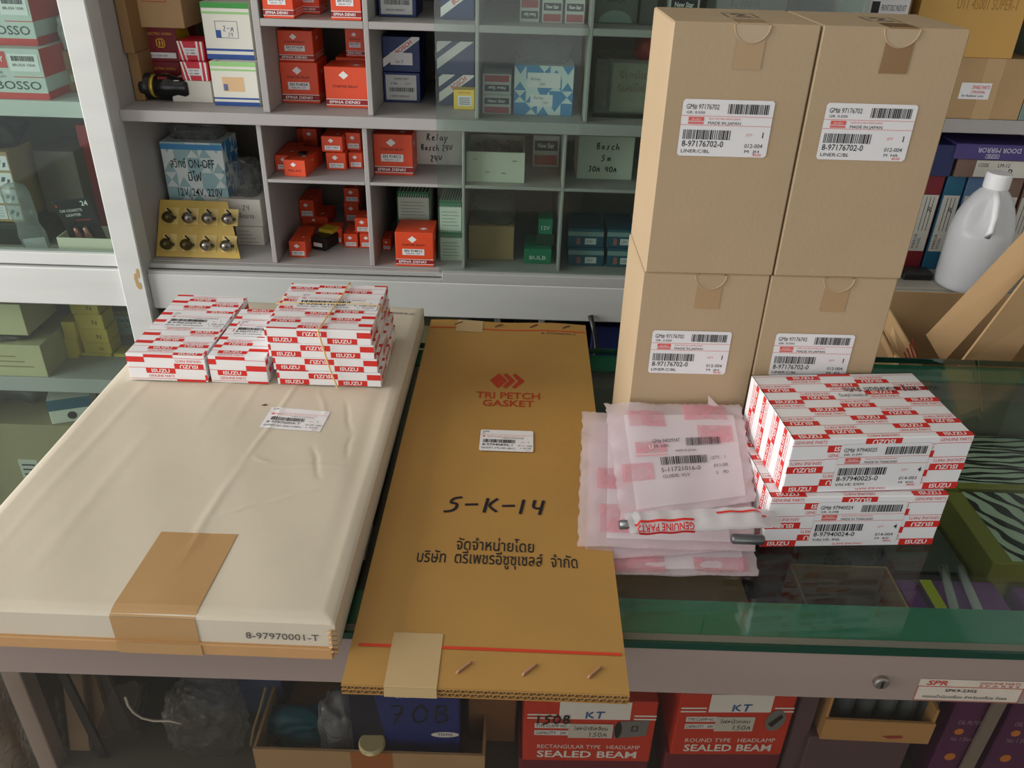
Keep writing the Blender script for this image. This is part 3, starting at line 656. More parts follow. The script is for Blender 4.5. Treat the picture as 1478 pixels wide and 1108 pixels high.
q.barcode(.34, .385, .68, .455, 9); q.text('5-11721016-0', .335, .325, .037, .29); q.text('GUIDE: VLV', .34, .275, .026, .2); q.text('QTY.   1', .715, .41, .026, .1); q.text('011-00', .725, .335, .028, .1); q.text('S    PD', .735, .27, .026, .09)
q.build('black_print', mp, .0019, M('faded_black_ink', (58, 56, 60), .6), o)
q = P(); q.text('U', .27, .535, .035, .03); q.build('white_print', mp, .0018, WINK, o)
P().rect(.16, .475, .40, .482).build('pink_line', mp, .0018, PINK, o)
# folded corner flap standing up behind the pile
pb = [at_y(1022, 570, .836), at_y(1052, 600, .832), at_y(1044, 606, .828), at_y(1022, 606, .83)]
G().plate([p_-B for p_ in pb], .0006).build('corner_flap', FILM2, o)
# slim rolled bag on top, holding a metal guide
a0, a1 = at_z(905, 758, .998), at_z(1122, 748, .999)
o = empty('rolled_parts_bag', 'slim rolled clear bag printed genuine parts, holding a metal valve guide', 'plastic bag', ((a0.x+a1.x)/2, (a0.y+a1.y)/2, .992), 0)
B = V(o.location); ax = (a1-a0).normalized(); ay = V((-ax.y, ax.x, 0)); Ln = (a1-a0).length
def roll(u, t, e=0.0):
    ry, rz_ = (.0150, .0085) if .06 < u < .88 else (.0165, .0030)
    k = min(1, max(0, (u-.84)/.16)); rz_ = rz_*(1-k)+.0009*k; ry = ry*(1-k*.15)
    th = t*2*math.pi; c = a0.lerp(a1, u)+V((0, 0, .0028*(1-k)+.0006*math.sin(u*40)))
    return c+ay*(ry+e)*math.cos(th)+Z_*(rz_+e)*math.sin(th)-B
g = G(); g.grid(lambda a, b: roll(a, b), 60, 24); g.build('film', GLASS('clear_roll_film', (250, 250, 250), 1.4, .15, .8, (244, 243, 245), .25, 40), o, smooth=True)
def strip(u0, u1, t0, t1, name='red_stripe'):
    g = G(); g.grid(lambda a, b: roll(u0+(u1-u0)*a, t0+(t1-t0)*b, .0009), 24, 5); g.build(name, RED, o, smooth=True)
strip(.035, .42, .315, .345); strip(.035, .42, .50, .57); strip(.58, .92, .235, .265)
P().text('GENUINE PARTS', 0, 0, .105, .37, bold=.02).build('red_lettering', lambda a, b, e: roll(.415-a, .372+b, e), .0010, RED, o)
G().tube([a0.lerp(a1, -.05)-B+V((0,0,.001)), a0.lerp(a1, .12)-B+V((0,0,.001))], .0048, 14).build('valve_guide', M('grey_metal', (120, 122, 124), .35, metal=.8), o, smooth=True)
p = at_z(1078, 778, .982); tag(G().lathe([(.0045, -.016), (.0055, -.014), (.0055, .016), (.004, .018)], 16, 'x', (p.x, p.y, p.z)).build('valve_guide', MATS['grey_metal'], None, smooth=True), 'short grey metal valve guide showing at the edge of the bag pile', 'engine part')

# ------------------------------------------------------------------ behind the counter on the right: open carton and bottle
def px_plate(name, pts, ys, t, mat, parent, B):
    q = [at_y(a, b, y)-B for (a, b), y in zip(pts, ys)]; return G().plate(q, t).build(name, mat, parent)
B = V((.80, 1.30, .52)); oc = empty('open_carton', 'open kraft carton with raised flaps behind the counter', 'box', B)
KR2 = KR3 = M('pale_kraft', (202, 166, 120), .7, .04, 10)
G().box(-.17, .30, .105, .110, 0, at_y(1350, 423, 1.405).z-.52).build('back_wall', KRAFT, oc); G().box(-.17, .30, -.11, -.105, 0, .36).build('front_wall', KRAFT, oc)
G().box(-.17, -.165, -.105, .105, 0, .40).build('side_wall', KRAFT, oc); G().box(.295, .30, -.105, .105, 0, .40).build('side_wall', KRAFT, oc); G().box(-.165, .295, -.105, .105, 0, .006).build('bottom', KRAFT, oc)
px_plate('flap', [(1337, 484), (1360, 524), (1500, 372), (1478, 335)], [1.26, 1.24, 1.24, 1.26], .005, KR3, oc, B)
px_plate('flap', [(1384, 528), (1454, 528), (1520, 440), (1500, 376)], [1.21, 1.21, 1.22, 1.22], .005, KR2, oc, B)
lf = px_plate('flap', [(1272, 470), (1300, 528), (1330, 528), (1280, 440)], [1.25, 1.22, 1.22, 1.25], .005, KR3, oc, B)
px_plate('flap', [(1255, 500), (1255, 528), (1296, 528), (1272, 478)], [1.23, 1.21, 1.21, 1.23], .005, KR3, oc, B)
for k in range(4): px_plate('red_stripe', [(1304+k*4, 509-k*6), (1310+k*5, 521), (1312+k*5, 521), (1306+k*4, 508-k*6)], [1.218]*4, .0006, M('dull_red_print', (170, 60, 52), .5), lf, B)
tag(G().box(.60, 1.13, 1.17, 1.43, 0, .515).build('low_bench', M('dark_bench_wood', (92, 74, 56), .7, .1, 10), None, .003), 'low dark wooden bench behind the counter under the open carton', 'bench')
# bottle
pb = at_z(1391, 411, .921); R_ = .0565
pb.z = .9216
bo = empty('water_bottle', 'white translucent plastic bottle with a built-in handle, partly filled', 'bottle', (pb.x, pb.y, .9216))
bo.scale = (1, 1, (at_y(1424, 249, pb.y).z-.921)/.262)
prof = [(.0, 0), (.050, 0), (.0555, .004), (.0565, .02), (.0565, .125), (.0555, .14), (.051, .165), (.043, .19), (.0335, .21), (.026, .222), (.0205, .228), (.0195, .236)]
g = G(); n = 48; vs = []; fs = []
def bott(r, h, a):
    k = 1.0
    if .135 < h < .226:      # hollow beside the handle on the front-left
        d = (a-math.radians(262)+math.pi) % (2*math.pi)-math.pi; s_ = math.sin((h-.135)/.091*math.pi)
        k = 1-.34*s_*math.exp(-((abs(d)-.55)/.38)**2)
    return (r*k*math.cos(a), r*k*math.sin(a), h)
hs = []
for (r0, h0), (r1, h1) in zip(prof[:-1], prof[1:]):
    m = max(1, int((h1-h0)/.006)); hs += [(r0+(r1-r0)*i/m, h0+(h1-h0)*i/m) for i in range(m)]
hs.append(prof[-1])
for r, h in hs:
    for i in range(n): vs.append(bott(r, h, 2*math.pi*i/n))
for k in range(len(hs)-1):
    for i in range(n): j = (i+1) % n; fs.append((k*n+i, k*n+j, (k+1)*n+j, (k+1)*n+i))
HDPE = GLASS('frosted_plastic', (244, 246, 250), 1.3, .3, .92, (248, 250, 252))
G().add(vs, fs).build('body', HDPE, bo, smooth=True)
G().lathe([(.0, .003), (.0525, .004), (.0535, .02), (.0535, .062), (.0, .062)], 40, 'z', (0, 0, 0), False).build('liquid', GLASS('murky_water', (190, 192, 204), 1.3, .1, .5, (176, 178, 192)), bo, smooth=True)
G().tube([(-.006, -.019, .224), (-.008, -.034, .208), (-.011, -.047, .18), (-.014, -.053, .150), (-.015, -.050, .136)], .0062, 12).build('handle', M('white_plastic_handle', (236, 238, 242), .4), bo, smooth=True)
G().lathe([(.0205, .228), (.0225, .230), (.0225, .258), (.0205, .262), (.0, .262)], 36, 'z').build('cap', M('white_plastic_cap', (240, 242, 244), .4), bo)

# ------------------------------------------------------------------ boxes on the back shelves
def sbox(name, label, cat, px0, px1, pyb, pyt, zs, depth, mat, group=None, ymin=None, back=None, bevel=.0008):
    p0 = at_z(px0, pyb, zs); p1 = at_z(px1, pyb+(px1-px0)*.031, zs); y = (p0.y+p1.y)/2
    y = max(y, (ymin or YS)+.004)
    if back: y = back
    depth = max(.02, min(depth, YB-.004-y))
    pm = ((px0+px1)/2, pyb+(px1-px0)*.0155); a = at_y(px0, pyb, y); b = at_y(px1, pyb+(px1-px0)*.031, y)
    h = at_y(pm[0], pyt, y).z-zs
    if zs > .9 and name != 'right':
        xs = [PX1]+([D['a']+.003, D['b'], D['c'], D['d']] if zs >= ZM-.001 else [D['e'], D['f'], D['g'], D['h']])+[XU]
        for l_, r_ in zip(xs[:-1], xs[1:]):
            if l_ < (a.x+b.x)/2 < r_: dx = max(0, l_+.0105-a.x)+min(0, r_-.0015-b.x); a.x += dx; b.x += dx
        if (a.x+b.x)/2 < PX0: dx = min(0, PX0-.002-b.x); a.x += dx; b.x += dx
    return carton(name, label, cat, (a.x, y, zs+.0003), 0, (b.x-a.x, depth, max(.008, h)), mat, group, bevel)
ORG = M('orange_red_card', (226, 78, 40), .45); DRED = M('dark_red_print', (150, 30, 28), .5); ORD = ORG
def relay_print(o, code='EN 914012', sticker_=True, small=False):
    w_, d_, h_ = DIM[o.name]; f = F(o)
    def dia(q, c, y, r): q.poly([(c-r*1.25, y), (c, y-r), (c+r*1.25, y), (c, y+r)])
    q = P(); dia(q, w_*.45, h_*(.80 if not small else .72), min(w_, h_)*(.10 if not small else .14))
    q.build('white_emblem', f['front'], .0003, WINK, o)
    q2 = P()
    if not small:
        P().rect(0, h_*.08, w_, h_*.205).build('dark_red_band', f['front'], .0003, DRED, o)
        P().text('EPINA DENKI', w_*.08, h_*.11, h_*.065, w_*.72, bold=.02, shear=.15).rect(0, h_*.205, w_, h_*.22).rect(0, h_*.065, w_, h_*.08).build('white_lettering', f['front'], .0006, WINK, o)
        q2.text('STARTER RELAY', w_*.18, h_*.61 if sticker_ else h_*.5, h_*.055, w_*.6)
    if sticker_:
        y0, y1 = (.34, .52) if not small else (.12, .40); x0, x1 = (.18, .76) if not small else (.14, .88)
        s = P().rect(w_*x0, h_*y0, w_*x1, h_*y1).build('label_sticker', f['front'], .0003, WHITE, o)
        t = P().text(code, w_*(x0+.06), h_*(y0+(y1-y0)*.5), h_*.07, w_*(x1-x0-.12), bold=.01); t.text('RELAY 12V', w_*(x0+.1), h_*(y0+(y1-y0)*.15), h_*.035, w_*(x1-x0-.2))
        t.build('lettering', f['front'], .0006, INK, s)
    elif small: q2.text('RELAY', w_*.2, h_*.3, h_*.12, w_*.6)
    q2.build('black_lettering', f['front'], .0004, INK, o)
    q = P(); dia(q, d_*.4, h_*.72, min(w_, h_)*.08)
    if not small: q.rect(0, h_*.205, d_, h_*.22); q.rect(0, h_*.065, d_, h_*.08); q.text('EPINA', d_*.2, h_*.1, h_*.07, d_*.5)
    q.build('white_emblem', f['right'], .0003, WINK, o)
    q = P(); dia(q, w_*.72, d_*.3, min(w_, d_)*.09); q.build('white_emblem', f['top'], .0003, WINK, o)
# middle shelf, orange pigeonhole
a = sbox('relay_box', 'orange starter relay box with white code sticker, under a shorter relay box', 'box', 399, 452, 148, 90, ZM, .085, ORG); relay_print(a, 'EN 914024')
b = sbox('relay_box', 'short orange relay box stacked on another on the middle shelf', 'box', 391, 441, 88, 44, topz(a), .085, ORG); relay_print(b, 'EN 971024')
c = sbox('relay_box', 'bright orange starter relay box without sticker at the shelf front', 'box', 472, 532, 155, 97, ZM, .07, ORG); relay_print(c, '', False)
d = carton('relay_box', 'orange relay box standing behind the stickerless relay box', 'box', (c.location.x+.006, c.location.y+.075, ZM+.0003), 0, (.07, .08, DIM[c.name][2]+.004), ORD, None); relay_print(d)
e = sbox('relay_box', 'orange relay box with sticker, topmost beside the pigeonhole divider', 'box', 500, 528, 82, 42, topz(d), .06, ORG); relay_print(e, 'EN 971', True)
for i, (x0, x1, yb, lb) in enumerate(((381, 425, 28, 'orange relay box on the upper shelf beside the white and green cartons'), (479, 522, 30, 'orange relay box on the upper shelf beside the navy boxes'))):
    o = sbox('relay_box', lb, 'box', x0, x1, yb, -32, ZU, .09, ORG); relay_print(o, 'EN 971012')
o = sbox('relay_box', 'orange relay box deep on the upper shelf behind another', 'box', 432, 462, 20, -30, ZU, .07, ORD); relay_print(o)
# half shelf: small orange boxes
SM = []
def small_relay(lb, x0, x1, yb, yt, zs, dep=.06, rz=0, st=True, back=None, m=None):
    o = sbox('small_relay_box', lb, 'box', x0, x1, yb, yt, zs, dep, m or ORG, 'small orange relay boxes', back=back); relay_print(o, '24V 30A', st, True)
    if rz: o.rotation_euler[2] = rz
    return o
a = small_relay('flat orange relay box lying at the left of the half shelf', 384, 411, 246, 224, ZH, .10)
b = small_relay('orange relay box jutting forward at an angle with a dark tape piece on top', 411, 443, 254, 231, ZH, .10, -.10, False)
p = b.location; tag(G().box(p.x+.02, p.x+.034, p.y+.03, p.y+.05, topz(b)+.0003, topz(b)+.004).build('tape_piece', BLACKP, None, .001), 'dark crumpled tape piece on an orange relay box', 'tape')
c = small_relay('small orange relay box under another at mid half shelf', 472, 500, 245, 221, ZH); small_relay('small orange relay box topping the pair at mid half shelf', 465, 495, 219, 197, topz(c))
c = small_relay('small orange relay box under another beside the half shelf divider', 504, 524, 243, 221, ZH); small_relay('small orange relay box topping the pair beside the half shelf divider', 500, 521, 217, 192, topz(c))
c = small_relay('orange relay box at the back of the half shelf, lower of two', 437, 460, 232, 214, ZH, .05, 0, False, 1.70, ORD); small_relay('upright orange relay box at the back of the half shelf, upper of two', 438, 459, 213, 186, topz(c), .05, 0, False, 1.70)
c = small_relay('orange relay box in the back left corner of the half shelf', 411, 433, 231, 206, ZH, .05, 0, False, 1.73, ORD); small_relay('orange relay box topping the back left corner of the half shelf', 411, 434, 205, 186, topz(c), .05, 0, False, 1.73, ORD)
# bottom of that pigeonhole
small_relay('long orange relay box standing alone at the bottom left', 419, 443, 371, 349, ZF, .09)
p = at_z(447, 362, ZF)
bs = empty('flasher_box', 'small black and yellow box lying among orange relay boxes', 'box', (p.x, p.y+.01, ZF+.0003), -.35)
G().box(0, .036, 0, .06, 0, .026).build('body', BLACKP, bs, .003); G().box(.002, .034, .03, .0605, .0262, .034).build('yellow_flap', M('dull_yellow_card', (196, 168, 44), .5), bs, .001); P().rect(.008, .008, .028, .016).build('label_sticker', (V((0, 0, 0)), X_, Z_), .0004, WHITE, bs)
r0 = [small_relay('small orange relay box, left of three in the bottom row', 497, 517, 357, 338, ZF), small_relay('small orange relay box, middle of three in the bottom row', 520, 540, 358, 338, ZF), small_relay('small orange relay box, right of three in the bottom row', 543, 556, 361, 345, ZF, .05)]
small_relay('orange relay box with a side sticker riding on the bottom row', 513, 535, 336, 315, topz(r0[0]), .05, 0, True); small_relay('orange relay box beside the divider riding on the bottom row', 537, 547, 337, 316, topz(r0[1]), .05)
x = small_relay('orange relay box tilted against the bottom row', 473, 495, 352, 331, ZF, .04, .12)
c = small_relay('orange relay box at the back of the bottom pigeonhole, lower of the right pair', 498, 519, 318, 293, ZF, .05, 0, True, 1.74, ORD); c2 = small_relay('orange relay box at the back of the bottom pigeonhole, upper of the right pair', 497, 519, 292, 272, topz(c), .05, 0, True, 1.74); 
c = small_relay('orange relay box at the back left of the bottom pigeonhole, under another', 433, 470, 341, 313, ZF, .08, 0, False, 1.70, ORD); small_relay('orange relay box topping the back left pile', 432, 453, 312, 289, topz(c), .08, 0, True, 1.69, ORD)
# pigeonhole with big relay boxes
a = sbox('relay_box', 'orange starter relay box on the half shelf beside the white relay carton', 'box', 535, 590, 252, 194, ZH, .07, ORG); relay_print(a)
a = sbox('relay_box', 'orange starter relay box at the shelf floor in front of green cartons', 'box', 572, 626, 384, 336, ZF, .075, ORG); relay_print(a)
o = sbox('white_carton', 'white carton handwritten Relay Bosch 24V, deep on the half shelf', 'box', 597, 667, 237, 189, ZH, .12, M('white_board', (218, 214, 206), .7, .03, 12)); f = F(o); w_, d_, h_ = DIM[o.name]
P().hand('Relay', w_*.28, h_*.72, h_*.2, .7, h_*.03).hand('Bosch 24V', w_*.16, h_*.42, h_*.18, .62, h_*.03).hand('24V', w_*.34, h_*.10, h_*.18, .7, h_*.03).build('handwriting', f['front'], .0004, INK, o)
GRN = M('green_card', (40, 112, 74), .5); GWH = M('greenish_white_card', (206, 218, 204), .5, .03, 20)
def green_carton(lb, *a_, **k_):
    o = sbox('green_carton', lb, 'box', *a_, GWH, 'green and white cartons', **k_); w_, d_, h_ = DIM[o.name]; f = F(o)
    q = P()
    for i in range(14): u = w_*i/14; q.poly([(u, h_*.80), (u+w_*.05, h_*.80), (u+w_*.09, h_*.94), (u+w_*.03, h_*.94)])
    q.rect(0, h_*.94, w_, h_); q.rect(0, 0, w_*.03, h_); q.rect(w_*.97, 0, w_, h_); q.build('green_pattern', f['front'], .0003, GRN, o)
    q = P()
    for i in range(5): q.rect(w_*.12, h_*(.18+.11*i), w_*(.85-.07*(i % 3)), h_*(.2+.11*i))
    q.build('text_lines', f['front'], .0003, M('faint_green_ink', (120, 150, 128), .6), o)
    q = P()
    for i in range(9): u = w_*i/9; q.poly([(u, 0), (u+w_*.05, 0), (u+w_*.09, d_), (u+w_*.04, d_)])
    q.build('green_pattern', f['top'], .0003, GRN, o); return o
a = green_carton('green and white carton, lower of the pair behind the orange relay box', 575, 622, 372, 318, ZF, .08, back=1.60); green_carton('green and white carton, upper of the pair behind the orange relay box', 574, 621, 317, 277, topz(a), .08, back=1.60)
a = green_carton('green and white carton at the shelf floor behind the glass edge, lower of two', 635, 668, 376, 335, ZF, .10); green_carton('green and white carton behind the glass edge, upper of two', 634, 667, 333, 290, topz(a), .10)
# navy boxes
NAVY = M('navy_card', (30, 50, 104), .45)
def stripe_print(o, n=2, label=False, off=0):
    w_, d_, h_ = DIM[o.name]; f = F(o)
    if label:
        s = P().rect(w_*.06, h_*.08, w_*.90, h_*.92).build('label_sticker', f['front'], .0003, M('greyish_label', (204, 206, 206), .6), o)
        t = P().barcode(w_*.16, h_*.36, w_*.84, h_*.5, 4); t.text('SPARE PART', w_*.3, h_*.76, h_*.07, w_*.4); t.text('0 986', w_*.2, h_*.6, h_*.07); t.text('12 V', w_*.6, h_*.6, h_*.07); t.text('MADE IN GERMANY', w_*.2, h_*.18, h_*.06, w_*.5); t.build('black_print', f['front'], .0006, INK, s)
    else:
        for i in range(n):
            yb = h_*(off+i/n); sl = w_*.72; th = h_*.24 if n == 1 else w_*.26
            pts = [(0, yb), (w_, yb+sl), (w_, yb+sl+th), (0, yb+th)]
            def clip(pts):
                out = []
                for k in range(len(pts)):
                    a_, b_ = pts[k], pts[(k+1) % len(pts)]
                    if a_[1] <= h_: out.append(a_)
                    if (a_[1] <= h_) != (b_[1] <= h_): t_ = (h_-a_[1])/(b_[1]-a_[1]); out.append((a_[0]+(b_[0]-a_[0])*t_, h_))
                return out
            pts = clip(pts)
            if len(pts) < 3: continue
            s = P().poly(pts).build('white_stripe', f['front'], .0003, WINK, o)
            q = P(); q.text('BOSCH', 0, 0, th*.5, w_*.5, bold=.015); ang = math.atan2(sl, w_); ca, sa = math.cos(ang), math.sin(ang)
            q.v = [(w_*.40+a_*ca-b_*sa-th*.15*sa*0, yb+w_*.40*sl/w_+th*.22+a_*sa+b_*ca) for a_, b_ in q.v]
            if max(v[1] for v in q.v) < h_: q.build('red_lettering', f['front'], .0006, RED, s)
    return o
a = sbox('spare_part_box', 'navy box with a large grey label, under a striped one on the middle shelf', 'box', 555, 607, 147, 105, ZM, .11, NAVY); stripe_print(a, label=True)
b = sbox('spare_part_box', 'navy box with white diagonal stripe and paper note, atop the labelled navy box', 'box', 550, 603, 103, 53, topz(a), .11, NAVY); stripe_print(b, 1, off=.12); w_, d_, h_ = DIM[b.name]
s = P().rect(w_*.2, h_*.2, w_*.8, h_*.55).build('paper_note', F(b)['front'], .0009, WHITE, b); P().hand('1A 0', w_*.35, h_*.25, h_*.1).build('handwriting', F(b)['front'], .0012, INK, s)
a = sbox('spare_part_box', 'navy striped box behind the small yellow box, lower of two', 'box', 634, 684, 152, 108, ZM, .11, NAVY); stripe_print(a, 2, off=.1)
b = sbox('spare_part_box', 'navy striped box above the small yellow box, upper of two', 'box', 631, 684, 107, 60, topz(a), .11, NAVY); stripe_print(b, 2, off=.15)
a = sbox('spare_part_box', 'navy box with a grey label on the upper shelf', 'box', 547, 601, 24, -25, ZU, .11, NAVY); stripe_print(a, label=True)
a = sbox('spare_part_box', 'navy box with white diagonal stripe on the upper shelf behind glass', 'box', 636, 684, 28, -30, ZU, .11, NAVY); stripe_print(a, 1, off=.05)
o = sbox('yellow_box', 'small bright yellow box at the front of the middle shelf', 'box', 655, 685, 158, 130, ZM, .03, M('yellow_card', (238, 204, 60), .5)); w_, d_, h_ = DIM[o.name]
q = P().text('GENUINE', w_*.2, h_*.82, h_*.08, w_*.6); q.build('red_lettering', F(o)['front'], .0003, RED, o)
s = P().rect(w_*.2, h_*.2, w_*.85, h_*.7).build('label_sticker', F(o)['front'], .0003, WHITE, o); q = P()
for i in range(4): q.rect(w_*.26, h_*(.27+.1*i), w_*.78, h_*(.31+.1*i))
q.build('text_lines', F(o)['front'], .0006, MATS['grey_stamp'], s)
# white boxes with red and black bands
GW = M('grey_white_card', (196, 196, 192), .5)
def star_box(lb, x0, x1, yb, yt, zs, dep=.06, flip=False, back=None):
    o = sbox('lamp_box', lb, 'box', x0, x1, yb, yt, zs, dep, GW, 'white boxes with red and black bands', back=back); w_, d_, h_ = DIM[o.name]; f = F(o)
    Y = (lambda a_, b_: (h_*a_, h_*b_)) if not flip else (lambda a_, b_: (h_*(1-b_), h_*(1-a_)))
    a_, b_ = Y(.06, .38); P().rect(w_*.07, a_, w_*.93, b_).build('red_band', f['front'], .0003, M('brick_red_ink', (170, 48, 46), .5), o)
    a_, b_ = Y(.52, .84); s = P().rect(w_*.07, a_, w_*.93, b_).build('black_band', f['front'], .0003, INK, o)
    P().text('New Star', w_*.5, (a_+b_)/2-h_*.07, h_*.15, w_*.62, inv=flip, al='c', bold=.02).build('white_lettering', f['front'], .0006, WINK, s); return o
a = star_box('white box with black band above red, at the foot of a pair behind glass', 694, 735, 164, 137, ZM); star_box('white box with red band above black, upside down on top of its twin', 694, 735, 136, 107, topz(a), .06, True)
star_box('upside-down white banded box, first of three on the upper shelf', 750, 778, 32, -2, ZU, .06, True); star_box('upright white banded box, second of three on the upper shelf', 782, 811, 33, -1, ZU); star_box('upright white banded box, third of three on the upper shelf', 815, 843, 34, 0, ZU)
star_box('white banded box deep on the half shelf behind the open white carton', 774, 812, 232, 196, ZH, .06, False, 1.64)
# blue patterned box
CHK = M('pale_blue_white_card', (214, 226, 226), .5); CBL = M('mid_blue_ink', (62, 138, 190), .5)
def blue_pattern(o, face, wd, ht, nx, ny, mat=None):
    q = P(); cw, ch = wd/nx, ht/ny
    for i in range(nx):
        for j in range(ny):
            u, v = i*cw, j*ch; k = (i+j) % 4
            if k == 0: q.rect(u, v, u+cw, v+ch)
            elif k == 1: q.poly([(u, v), (u+cw/2, v+ch/2), (u, v+ch)]); q.poly([(u+cw, v), (u+cw, v+ch), (u+cw/2, v+ch/2)])
            elif k == 2: q.poly([(u, v), (u+cw, v), (u+cw/2, v+ch*.7)])
            else: q.poly([(u, v+ch), (u+cw/2, v+ch*.3), (u+cw, v+ch)])
    return q.build('blue_pattern', face, .0003, mat or CBL, o)
o = sbox('patterned_box', 'blue and white triangle-patterned box with paper notes behind glass', 'box', 741, 825, 165, 95, ZM, .10, CHK); w_, d_, h_ = DIM[o.name]; f = F(o)
blue_pattern(o, f['front'], w_, h_, 5, 4); blue_pattern(o, f['right'], d_, h_, 4, 4)
for (a_, b_, c_, d2) in ((.22, .56, .78, .86), (.28, .18, .66, .42)):
    s = P().rect(w_*a_, h_*b_, w_*c_, h_*d2).build('paper_note', f['front'], .0006, WHITE, o); P().hand('Relay', w_*(a_+.06), h_*(b_+.15), h_*.06).hand('24V', w_*(a_+.2), h_*(b_+.04), h_*.06).build('handwriting', f['front'], .0009, INK, s)
def crumple(name, label, cat, c, rx, ry, rz_, mat, seed, amp=.25, group=None, n=5, flat=.25, rot=0):
    bm = bmesh.new(); clr = mat in (CLEAR,); bmesh.ops.create_icosphere(bm, subdivisions=5 if clr else 4, radius=1); r = random.Random(seed)
    W = [(V((r.uniform(-1, 1), r.uniform(-1, 1), r.uniform(-1, 1))).normalized()*r.uniform(2, 7), r.uniform(0, 6)) for _ in range(n+4)]
    W2_ = [(V((r.uniform(-1, 1), r.uniform(-1, 1), r.uniform(-1, 1))).normalized()*r.uniform(9, 20), r.uniform(0, 6)) for _ in range(6)]
    for v in bm.verts:
        d_ = v.co.normalized(); k = 1+amp*sum(abs(math.sin(w_.dot(d_)+p_))-.6 for w_, p_ in W)/3
        k += (.10 if clr else .04)*sum(abs(math.sin(w_.dot(d_)+p_))-.6 for w_, p_ in W2_)/2
        sg = lambda t, e=.7: math.copysign(abs(t)**e, t)
        v.co = V((sg(d_.x)*rx*k, sg(d_.y)*ry*k, max(-1, sg(d_.z)*k)*rz_))
        if v.co.z < -rz_*(1-flat): v.co.z = -rz_*(1-flat)
    zmin = min(v.co.z for v in bm.verts)
    for v in bm.verts: v.co.z -= zmin
    me = bpy.data.meshes.new(name); bm.to_mesh(me); bm.free(); me.polygons.foreach_set('use_smooth', [True]*len(me.polygons)); me.materials.append(mat)
    o = bpy.data.objects.new(name, me); C.objects.link(o); o.location = (c[0], c[1], c[2]+.0006); o.rotation_euler[2] = rot; return tag(o, label, cat, group)
crumple('plastic_bag', 'clear crumpled bag bulging above the blue patterned box', 'plastic bag', (o.location.x+.052, o.location.y+.05, topz(o)+.0005), .046, .035, .022, CLEAR, 3)
# tray with Thai-lettered box
p = at_z(856, 170, ZM); tr = empty('plastic_tray', 'clear plastic tray holding a cream Thai-lettered carton', 'container', (p.x, p.y+.004, ZM+.0003))
G().box(0, .13, 0, .11, 0, .008).build('base', BLACKP, tr, .002); 
for (x0, x1, y0, y1) in ((0, .13, 0, .002), (0, .002, .002, .108), (.128, .13, .002, .108), (0, .13, .108, .11)): G().box(x0, x1, y0, y1, .008, .10).build('side_wall', CLEAR, tr)
o = carton('cream_carton', 'cream carton with brown Thai lettering standing in the clear tray', 'box', (p.x+.03, p.y+.014, ZM+.0088), 0, (.094, .09, .084), M('cream_card', (206, 202, 176), .7), None)
P().text('รีเลย์แตร', .012, .058, .012, .07).text('รีเลย์ไฟหน้า', .010, .036, .012, .075).build('brown_lettering', F(o)['front'], .0003, M('brown_ink', (166, 112, 60), .6), o)
crumple('red_bag', 'red bundle lying on top of the cream carton', 'bag', (p.x+.105, p.y+.07, ZM+.093), .03, .03, .022, M('red_plastic', (190, 52, 46), .4), 9)
tag(G().lathe([(.011, 0), (.012, .002), (.012, .05), (.008, .056), (.009, .06), (.009, .07)], 20, 'z', (p.x+.016, p.y+.05, ZM+.009)).build('glass_vial', GLASS('amber_vial_glass', (220, 196, 160), 1.5, .05, .2, (190, 150, 100)), None, smooth=True), 'small amber vial beside the cream carton in the tray', 'bottle')
o = sbox('switch_carton', 'grey push-button switch carton with a round lid shape on the upper shelf', 'box', 855, 918, 33, -30, ZU, .1, M('grey_green_card', (112, 116, 108), .6)); w_, d_, h_ = DIM[o.name]
P().text('BUTTON', w_*.28, h_*.62, h_*.09, w_*.4).text('SWITCH', w_*.28, h_*.48, h_*.09, w_*.4).build('lettering', F(o)['front'], .0003, INK, o)
q = P().poly([(w_*.5+w_*.38*math.cos(t), h_*.02+h_*.28*math.sin(t)) for t in [i*math.pi/16 for i in range(17)]]); q.build('dome_print', F(o)['front'], .0003, M('teal_grey_print', (150, 170, 166), .4), o)
o = sbox('switch_carton', 'dark grey carton standing beside the push-button switch carton', 'box', 922, 946, 36, -30, ZU, .1, M('dark_grey_card', (92, 94, 90), .6))
o = star_box('white banded box peeping out above the tan cartons', 962, 1006, 38, -8, ZU)
o = sbox('dark_carton', 'dark carton with handwriting peeping out above the tan cartons', 'box', 1016, 1130, 38, -20, ZU, .1, M('dark_olive_card', (84, 84, 76), .6)); w_, d_, h_ = DIM[o.name]
P().hand('Ro 220-01', w_*.3, h_*.50, h_*.14, .7).build('handwriting', F(o)['front'], .0003, INK, o)
# white cartons under the middle shelf, behind glass
WB = M('greenish_white_board', (206, 210, 196), .7, .03, 14)
p = at_z(673, 262, ZH)
oc2 = empty('open_white_carton', 'open white carton without lid on the half shelf behind glass', 'box', (p.x, max(p.y, YS+.004), ZH+.0003))
w_, d_, h_ = .108, .13, .056
for (x0, x1, y0, y1, z1) in ((0, w_, 0, .002, h_), (0, .002, .002, d_, h_), (w_-.002, w_, .002, d_, h_), (.002, w_-.002, d_-.002, d_, h_), (.002, w_-.002, .002, d_-.002, .002)): G().box(x0, x1, y0, y1, 0, z1).build('side_wall' if z1 > .01 else 'bottom', WB, oc2)
for (u, v) in ((.012, .042), (.085, .040), (.035, .018), (.065, .017)): G().box(u, u+.008, -.0012, 0, v, v+.0015).build('staple', STEEL, oc2)
for k in range(4): crumple('relay_pouch', 'dark wrapped parts heaped inside the open white carton', 'part', (p.x+.02+.022*k, oc2.location.y+.05+.03*(k % 2), ZH+.0035), .016, .022, .03, M('dark_wrap', (70, 56, 50), .5), 50+k, group='dark wrapped parts in the open carton')
